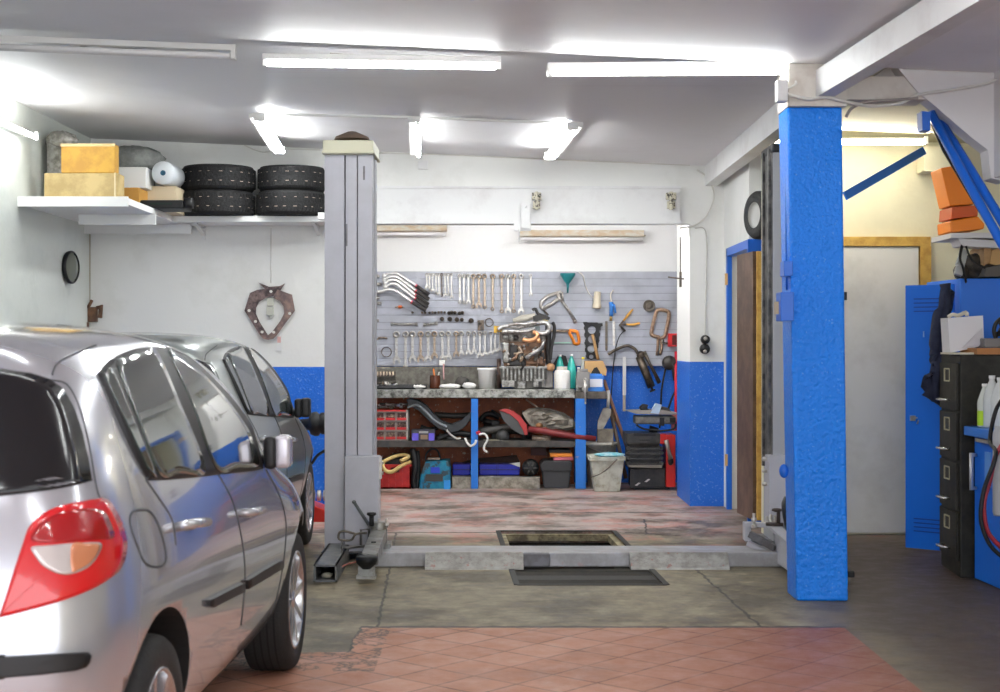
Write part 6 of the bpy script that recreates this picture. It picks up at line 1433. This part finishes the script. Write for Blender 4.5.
# locker
lk = thing('locker', 'tall blue metal locker with its door standing open', 'locker', (3.3,10.3,0))
m = MB(); m.prism([(3.07,10.0,0.02),(3.72,9.96,0.02),(3.74,10.6,0.02),(3.02,10.62,0.02)], (0,0,1.85)); m.build('body', lblue, lk, bevel=.004)
m = MB(); h0 = Vector((3.05,10.06,0)); h1 = Vector((2.79,10.29,0)); dv = (h1-h0); nn = Vector((dv.y,-dv.x,0)).normalized()*-.02
zb0, zt0 = .04, 1.835
m.prism([h0+Vector((0,0,zb0)),h1+Vector((0,0,zb0)),h1+Vector((0,0,zt0)),h0+Vector((0,0,zt0))], nn); ld = m.build('door', lblue, lk, bevel=.003)
fn_ = lambda u, z: h1.lerp(h0, u)+Vector((0,0,z))
ddk = mat('locker_line', (.004,.05,.34), .5)
for z in [1.74-.028*k for k in range(4)]+[.16+.028*k for k in range(4)]:
    m = MB(); m.bar(fn_(.18,z)+nn*1.05, fn_(.82,z)+nn*1.05, .004, .008); m.build('vent_slot', ddk, ld)
m = MB(); q = fn_(.13,.93)+nn; m.box(q+Vector((-.012,-.02,-.02)),q+Vector((.03,-.004,.015))); m.tube([q+Vector((.02,-.02,0)),q+Vector((.05,-.03,.0)),q+Vector((.03,-.03,-.04))], .006); m.build('lock', steel, ld)
for u in (.38,.62):
    m = MB(); q = fn_(u,1.50)+nn; m.box(q+Vector((-.003,-.012,-.02)),q+Vector((.003,-.002,.02))); m.build('label_clip', mat('clip_lightblue', (.25,.45,.85), .4), ld)
m = MB(); q = smoothpath([P(948,286,9.85),P(942,300,9.85),P(938,320,9.82)],3)
cl = [(941,284),(948,283),(951,289),(948,300),(948,330),(947,345),(944,354),(943,372),(942,408),(938,405),(924,396),(926,388),(930,370),(934,345),(937,320),(939,298)]
clm = mat('jacket_navy', (.018,.022,.050), .85, col2=(.035,.04,.075), nscale=6)
t = thing('work_jacket', 'dark navy work jacket hanging from the open locker door', 'jacket', P(940,345,9.85))
pts = dens([(a,b) for a, b in cl], 3.0, False)
q, fs = poly_rings(pts, 6)
m = MB(); m.add([P(x,y,9.80+.035*math.sin(x*1.1+y*.05)) for x, y in q], fs, 0, True); g_ = m.build('cloth', clm, t); sd_ = g_.modifiers.new('s','SOLIDIFY'); sd_.thickness = .035
# bag and gear on the locker, things above
zlk = 1.872
rnd = random.Random(12)
m = MB(); m.ball(Vector((3.28,10.2,zlk+.085)),1,n=22,sc=(.17,.14,.10),jit=.18,rnd=rnd); m.ball(Vector((3.12,10.15,zlk+.05)),1,n=14,sc=(.05,.06,.06),jit=.1,rnd=rnd)
tag(m.build('bag', mat('bag_black', (.025,.02,.016), .7, col2=(.09,.07,.05), nscale=10), smooth=True), 'black soft bag lying on top of the blue locker', 'bag')
m = MB(); m.tube(smoothpath([P(962,246,9.9),P(960,258,9.85),P(963,268,9.85),P(966,282,9.9)],4), .016, flat=.4); m.tube(smoothpath([P(966,246,9.9),P(972,260,9.9),P(985,268,9.9)],4), .012, flat=.4); tag(m.build('strap', mat('strap_black', (.02,.02,.02), .6)), 'black straps hanging from the bag on the locker', 'strap')
m = MB(); m.bar(P(958,275,9.9),P(964,250,9.95),.05,.03,up=(0,1,0)); m.bar(P(957,265,9.88),P(962,252,9.9),.02,.03,up=(0,1,0)); tag(m.build('white_strip', mat('strip_grey', (.45,.46,.45), .5)), 'pale grey strip leaning on the black bag', 'strip')
org = mat('orange_plastic', (.95,.25,.01), .4)
shf = thing('shelf', 'white wall shelf above the locker carrying orange cases', 'shelf', P(985,238,9.9))
m = MB(); m.prism([P(951,233,9.9),P(1030,232,9.9),P(1030,238,9.9),P(951,238,9.9)], (0,.45,0)); m.build('board', mat('shelf_pale', (.66,.64,.64), .5), shf)
m = MB(); m.prism([P(958,238,9.92),P(1000,241,9.92),P(1000,248,9.92),P(962,246,9.92)], (0,.2,0)); m.build('bracket', mat('shelf_pale', (.66,.64,.64), .5), shf)
t = thing('orange_case', 'orange plastic case leaning behind the blue tubes', 'case', P(955,190,9.9))
m = MB(); m.prism([P(941,168,9.95),P(952,166,9.95),P(976,204,9.95),P(950,206,9.95)], (0,.25,0)); m.build('body', org, t, bevel=.006)
m = MB(); m.prism([P(952,207,9.94),P(978,205,9.94),P(978,216,9.94),P(951,219,9.94)], (0,.28,0)); m.build('lower_part', mat('orange_deep', (.62,.10,.015), .45), t, bevel=.004)
t = thing('orange_case', 'flat orange plastic case lying on the shelf above the locker', 'case', P(965,226,9.9))
m = MB(); m.prism([P(950,221,9.9),P(978,216,9.9),P(985,224,9.9),P(984,229,9.9),P(951,232.5,9.9)], (0,.3,0)); m.build('body', org, t, bevel=.008)
m = MB(); m.box(P(945,203,11.2),P(948.5,233,11.2)+Vector((0,.08,0))); tag(m.build('wood_batten', wood), 'short yellowish wooden batten on the cream wall left of the orange cases', 'batten')
m = MB(); m.prism([P(984,248,10.0),P(992,243,10.0),P(990,262,10.0),P(984,266,10.0)], (0,.3,0)); tag(m.build('wood_offcut', wood), 'wooden offcut standing on the locker right of the bag', 'offcut')
m = MB(); m.prism([P(992,250,10.0),P(1005,247,10.0),P(1005,266,10.0),P(990,264,10.0)], (0,.3,0)); tag(m.build('carton', card), 'brown carton at the edge on top of the locker', 'box')
m = MB(); m.prism([P(986,268,9.99),P(1010,262,9.99),P(1010,276.5,9.99),P(984,276.5,9.99)], (0,.3,0)); tag(m.build('dark_pouch', mat('pouch_grey', (.12,.11,.10), .7)), 'dark pouch on the locker at the photo\'s right edge', 'pouch')
# black filing cabinet
fc = thing('filing_cabinet', 'tall black four-drawer filing cabinet in front of the locker', 'filing cabinet', (3.1,9.45,0))
fbm = mat('cabinet_black', (.009,.008,.005), .6, col2=(.028,.025,.018), nscale=6)
A_, B_ = Vector((2.862,9.73,0)), Vector((2.818,9.18,0))
m = MB(); m.prism([B_,B_+Vector((.62,.0,0)),A_+Vector((.62,.0,0)),A_], (0,0,1.365)); m.build('body', fbm, fc, bevel=.006)
dv = (B_-A_); nn = Vector((-abs(dv.y),0.08*0,0)).normalized()
for k in range(4):
    z0 = .10+.308*k; z1 = z0+.290
    m = MB(); a = A_.lerp(B_,.06); b = A_.lerp(B_,.94)
    m.prism([a+Vector((0,0,z0)),b+Vector((0,0,z0)),b+Vector((0,0,z1)),a+Vector((0,0,z1))], (-.018,0,0)); dr = m.build('drawer', fbm, fc, bevel=.004)
    c = A_.lerp(B_,.5)+Vector((-.022,0,z0+.215))
    m = MB(); 
    for (p, q) in (((0,-.055,-.038),(0,.055,-.038)),((0,-.055,.038),(0,.055,.038)),((0,-.055,-.038),(0,-.055,.038)),((0,.055,-.038),(0,.055,.038))): m.bar(c+Vector(p), c+Vector(q), .008, .008, up=(1,0,0))
    m.build('label_holder', mat('holder_brass', (.62,.58,.40), .3,.6), dr)
    c = A_.lerp(B_,.5)+Vector((-.022,0,z0+.06))
    m = MB(); m.tube([c+Vector((0,-.07,0)),c+Vector((-.045,-.06,0)),c+Vector((-.045,.06,0)),c+Vector((0,.07,0))], .009); m.build('handle', mat('handle_chrome', (.75,.74,.70), .2,.8), dr)
# things on the cabinet
t = thing('paper_box', 'white paper box with its top torn open on the black filing cabinet', 'box', P(965,345,9.4))
zc_ = 1.368
m = MB(); m.prism([P(948,318,9.35),P(983,315.5,9.35),P(984,343,9.35),P(978,347,9.35),P(950,353,9.35)], (0,.16,0)); m.build('carton', mat('paper_white', (.74,.72,.74), .5), t)
for v in range(1):
    m = MB(); m.tube(smoothpath([P(948,317,9.36),P(953,314.5,9.36),P(958,315.5,9.36),P(966,312.5,9.36),P(967,316,9.36)],3), .012); m.build('torn_edge', mat('paper_cream', (.66,.62,.52), .7), t)
m = MB(); m.prism([P(962,348,9.34),P(982,328,9.34),P(983,343,9.34),P(978,346,9.34)], (0,-.004,0)); m.build('fold', mat('paper_grey', (.60,.57,.60), .5), t)
m = MB(); m.box((P(950,0,9.3).x,9.22,zc_),(P(980,0,9.3).x,9.5,zc_+.012)); tag(m.build('paper_sheets', mat('sheet_cream', (.68,.64,.50), .6)), 'thin stack of cream papers under the white paper box', 'papers')
m = MB(); m.box((P(975,0,9.2).x,9.16,zc_),(3.40,9.5,zc_+.04)); tag(m.build('wood_board', mat('board_orange', (.42,.17,.045), .5)), 'orange-brown wooden board lying on the filing cabinet', 'board')
m = MB(); m.box((P(982,0,9.3).x,9.25,zc_+.041),(3.42,9.5,zc_+.10)); tag(m.build('grey_case', mat('case_grey', (.20,.19,.19), .5), bevel=.006), 'flat grey case on the orange-brown board', 'case')
t = thing('fan', 'black round fan rim at the edge of the filing cabinet', 'fan', P(1004,330,9.3))
m = MB(); c = P(1006,331,9.3); m.tube([c+Vector((.075*math.cos(a),0,.085*math.sin(a))) for a in [2*PI*k/28 for k in range(28)]], .012, closed=True); m.build('rim', blk2, t)
m = MB(); m.lathe([(0,0),(.03,0),(.03,.06),(0,.06)], o=c, ax=(0,1,0), n=16, cap=False); m.tube([c+Vector((0,.03,0)),c+Vector((0,.03,-.09))], .01); m.build('hub', blk2, t)
for k in range(4):
    a = PI/2*k+.4; m = MB(); m.bar(c+Vector((.02*math.cos(a),.02,.02*math.sin(a))), c+Vector((.066*math.cos(a),.025,.066*math.sin(a))), .003, .035, up=(-math.sin(a),.4,math.cos(a))); m.build('blade', blk2, t)
# blue workbench
bb = thing('tool_cabinet', 'blue metal tool cabinet with a bright handle at the right edge', 'tool cabinet', (3.2,8.7,0))
ztb = Z(428,9.1)
m = MB(); m.prism([(2.885,9.12,.01),(2.93,8.0,.01),(3.5,8.0,.01),(3.5,9.14,.01)], (0,0,ztb-.05)); m.build('body', lblue, bb, bevel=.004)
m = MB(); m.prism([(2.825,9.14,ztb-.045),(2.86,7.95,ztb-.045),(3.55,7.95,ztb-.045),(3.55,9.16,ztb-.045)], (0,0,.055)); m.build('top', mat('top_blue', (.02,.17,.62), .4), bb, bevel=.006)
m = MB(); m.bar((2.86,9.0,ztb-.065),(2.88,8.1,ztb-.065),.02,.02); m.build('rail', steel, bb)
m = MB(); m.tube([P(971.5,453,9.05),P(971.5,490,9.05)], .017, flat=.7); m.tube([P(971.5,455,9.05),P(976,455,9.08)], .01); m.tube([P(971.5,488,9.05),P(976,488,9.08)], .01); m.build('handle', mat('handle_alu', (.70,.71,.72), .3,.5), bb)
m = MB(); m.box((2.885,8.82,Z(487,8.9)),(2.895,8.93,Z(452,8.9))); m.build('label_panel', mat('panel_lightblue', (.10,.32,.80), .3), bb)
zt_ = ztb+.0115
for i, (x, d, r, h, mt) in enumerate(((985,9.0,.045,.26,mat('bottle_pale', (.62,.66,.60), .25)),(992,8.95,.050,.31,mat('bottle_white', (.66,.68,.66), .25)),(1000,8.9,.055,.30,mat('bottle_white', (.66,.68,.66), .25)))):
    t, c = bottle(('pale plastic bottle with green liquid on the blue cabinet, leftmost of three','whitish plastic bottle in the middle on the blue cabinet','whitish plastic bottle at the photo\'s edge on the blue cabinet')[i], x, d, r, h, .016, mt, shm, group='bottles on the blue cabinet', z0=zt_)
    if i == 0:
        m = MB(); m.lathe([(r*1.01,.01),(r*1.01,h*.38)], o=c, n=24, cap=False); m.build('liquid', mat('liquid_green', (.48,.72,.04), .3), t)
m = MB(); m.lathe([(0,-.30),(.04,-.30),(.045,-.28),(.045,.16),(.03,.2),(0,.2)], o=P(1001,462,8.38), n=24, cap=False); tag(m.build('gas_canister', mat('canister_grey', (.42,.43,.44), .4)), 'grey upright canister hanging before the blue cabinet at the photo\'s edge', 'canister')
m = MB(); m.tube(smoothpath([P(1006,440,8.3),P(996,455,8.3),P(990,480,8.3),P(984,505,8.3),P(988,532,8.3),P(1004,550,8.3)],6), .013); tag(m.build('red_hose', mat('hose_red', (.35,.02,.03), .4)), 'red hose looping before the blue cabinet', 'hose')
m = MB(); m.tube(smoothpath([P(1006,395,8.6),P(996,410,8.5),P(990,440,8.5),P(996,455,8.25),P(984,490,8.25),P(981,520,8.25),P(990,545,8.25),P(1006,560,8.25)],6), .012); tag(m.build('black_hose', blk2), 'black hose looping before the blue cabinet', 'hose')
m = MB(); m.box(P(848,571,8.9),P(855,578,8.9)+Vector((0,.2,0))); tag(m.build('floor_bracket', blk2, bevel=.01), 'small black foot bracket on the floor at the blue pillar\'s right side', 'bracket')
m = MB(); m.box(P(842,292,9.2),P(847,300,9.2)+Vector((0,.06,0))); tag(m.build('hook', blk2), 'tiny black hook on the right side of the blue pillar', 'hook')
# ---------------------------------------------------------------- cars
ya = math.atan(.0235)
M1 = Matrix.Translation((-1.775, 4.22, 0)) @ Matrix.Rotation(-ya, 4, 'Z')
car1, S1 = build_car(M1)
car2 = copy_tree(car1)
car2.matrix_world = Matrix.Translation((-2.185, 8.32, 0)) @ Matrix.Diagonal((1,1,1,1))
car2['label'] = 'second, greenish silver hatchback parked ahead of the near one, beside the lift column'
paint2 = mat('greenish_paint', (.40,.44,.42), .30, .55, coat=.9)
def _paint(o):
    for i, sl in enumerate(o.material_slots):
        if sl.material and sl.material.name in ('silver_paint','mirror_lilac'):
            nm = sl.material.name; sl.link = 'OBJECT'; sl.material = paint2 if nm == 'silver_paint' else MATS['black_trim']
    for c in children(o): _paint(c)
_paint(car2)
# ---------------------------------------------------------------- daylight from the open front of the garage
w = bpy.data.worlds.new('sky'); bpy.context.scene.world = w; w.use_nodes = True
bg = w.node_tree.nodes['Background']; bg.inputs[0].default_value = (.93,.96,1.0,1); bg.inputs[1].default_value = 2.4
cam = bpy.data.cameras.new('camera'); co = bpy.data.objects.new('camera', cam); C.objects.link(co)
co.location = (0, 0, HC); co.rotation_euler = (PI/2, 0, 0)
cam.sensor_width = 36.0; cam.lens = F/1000*36.0; cam.clip_end = 200
cam.dof.use_dof = True; cam.dof.focus_distance = 13.0; cam.dof.aperture_fstop = 5.6
sc = bpy.context.scene; sc.camera = co
sc.view_settings.view_transform = 'Standard'; sc.view_settings.look = 'None'
sc.view_settings.gamma = 1.0; sc.view_settings.use_curve_mapping = False
sc.view_settings.exposure = 0.65
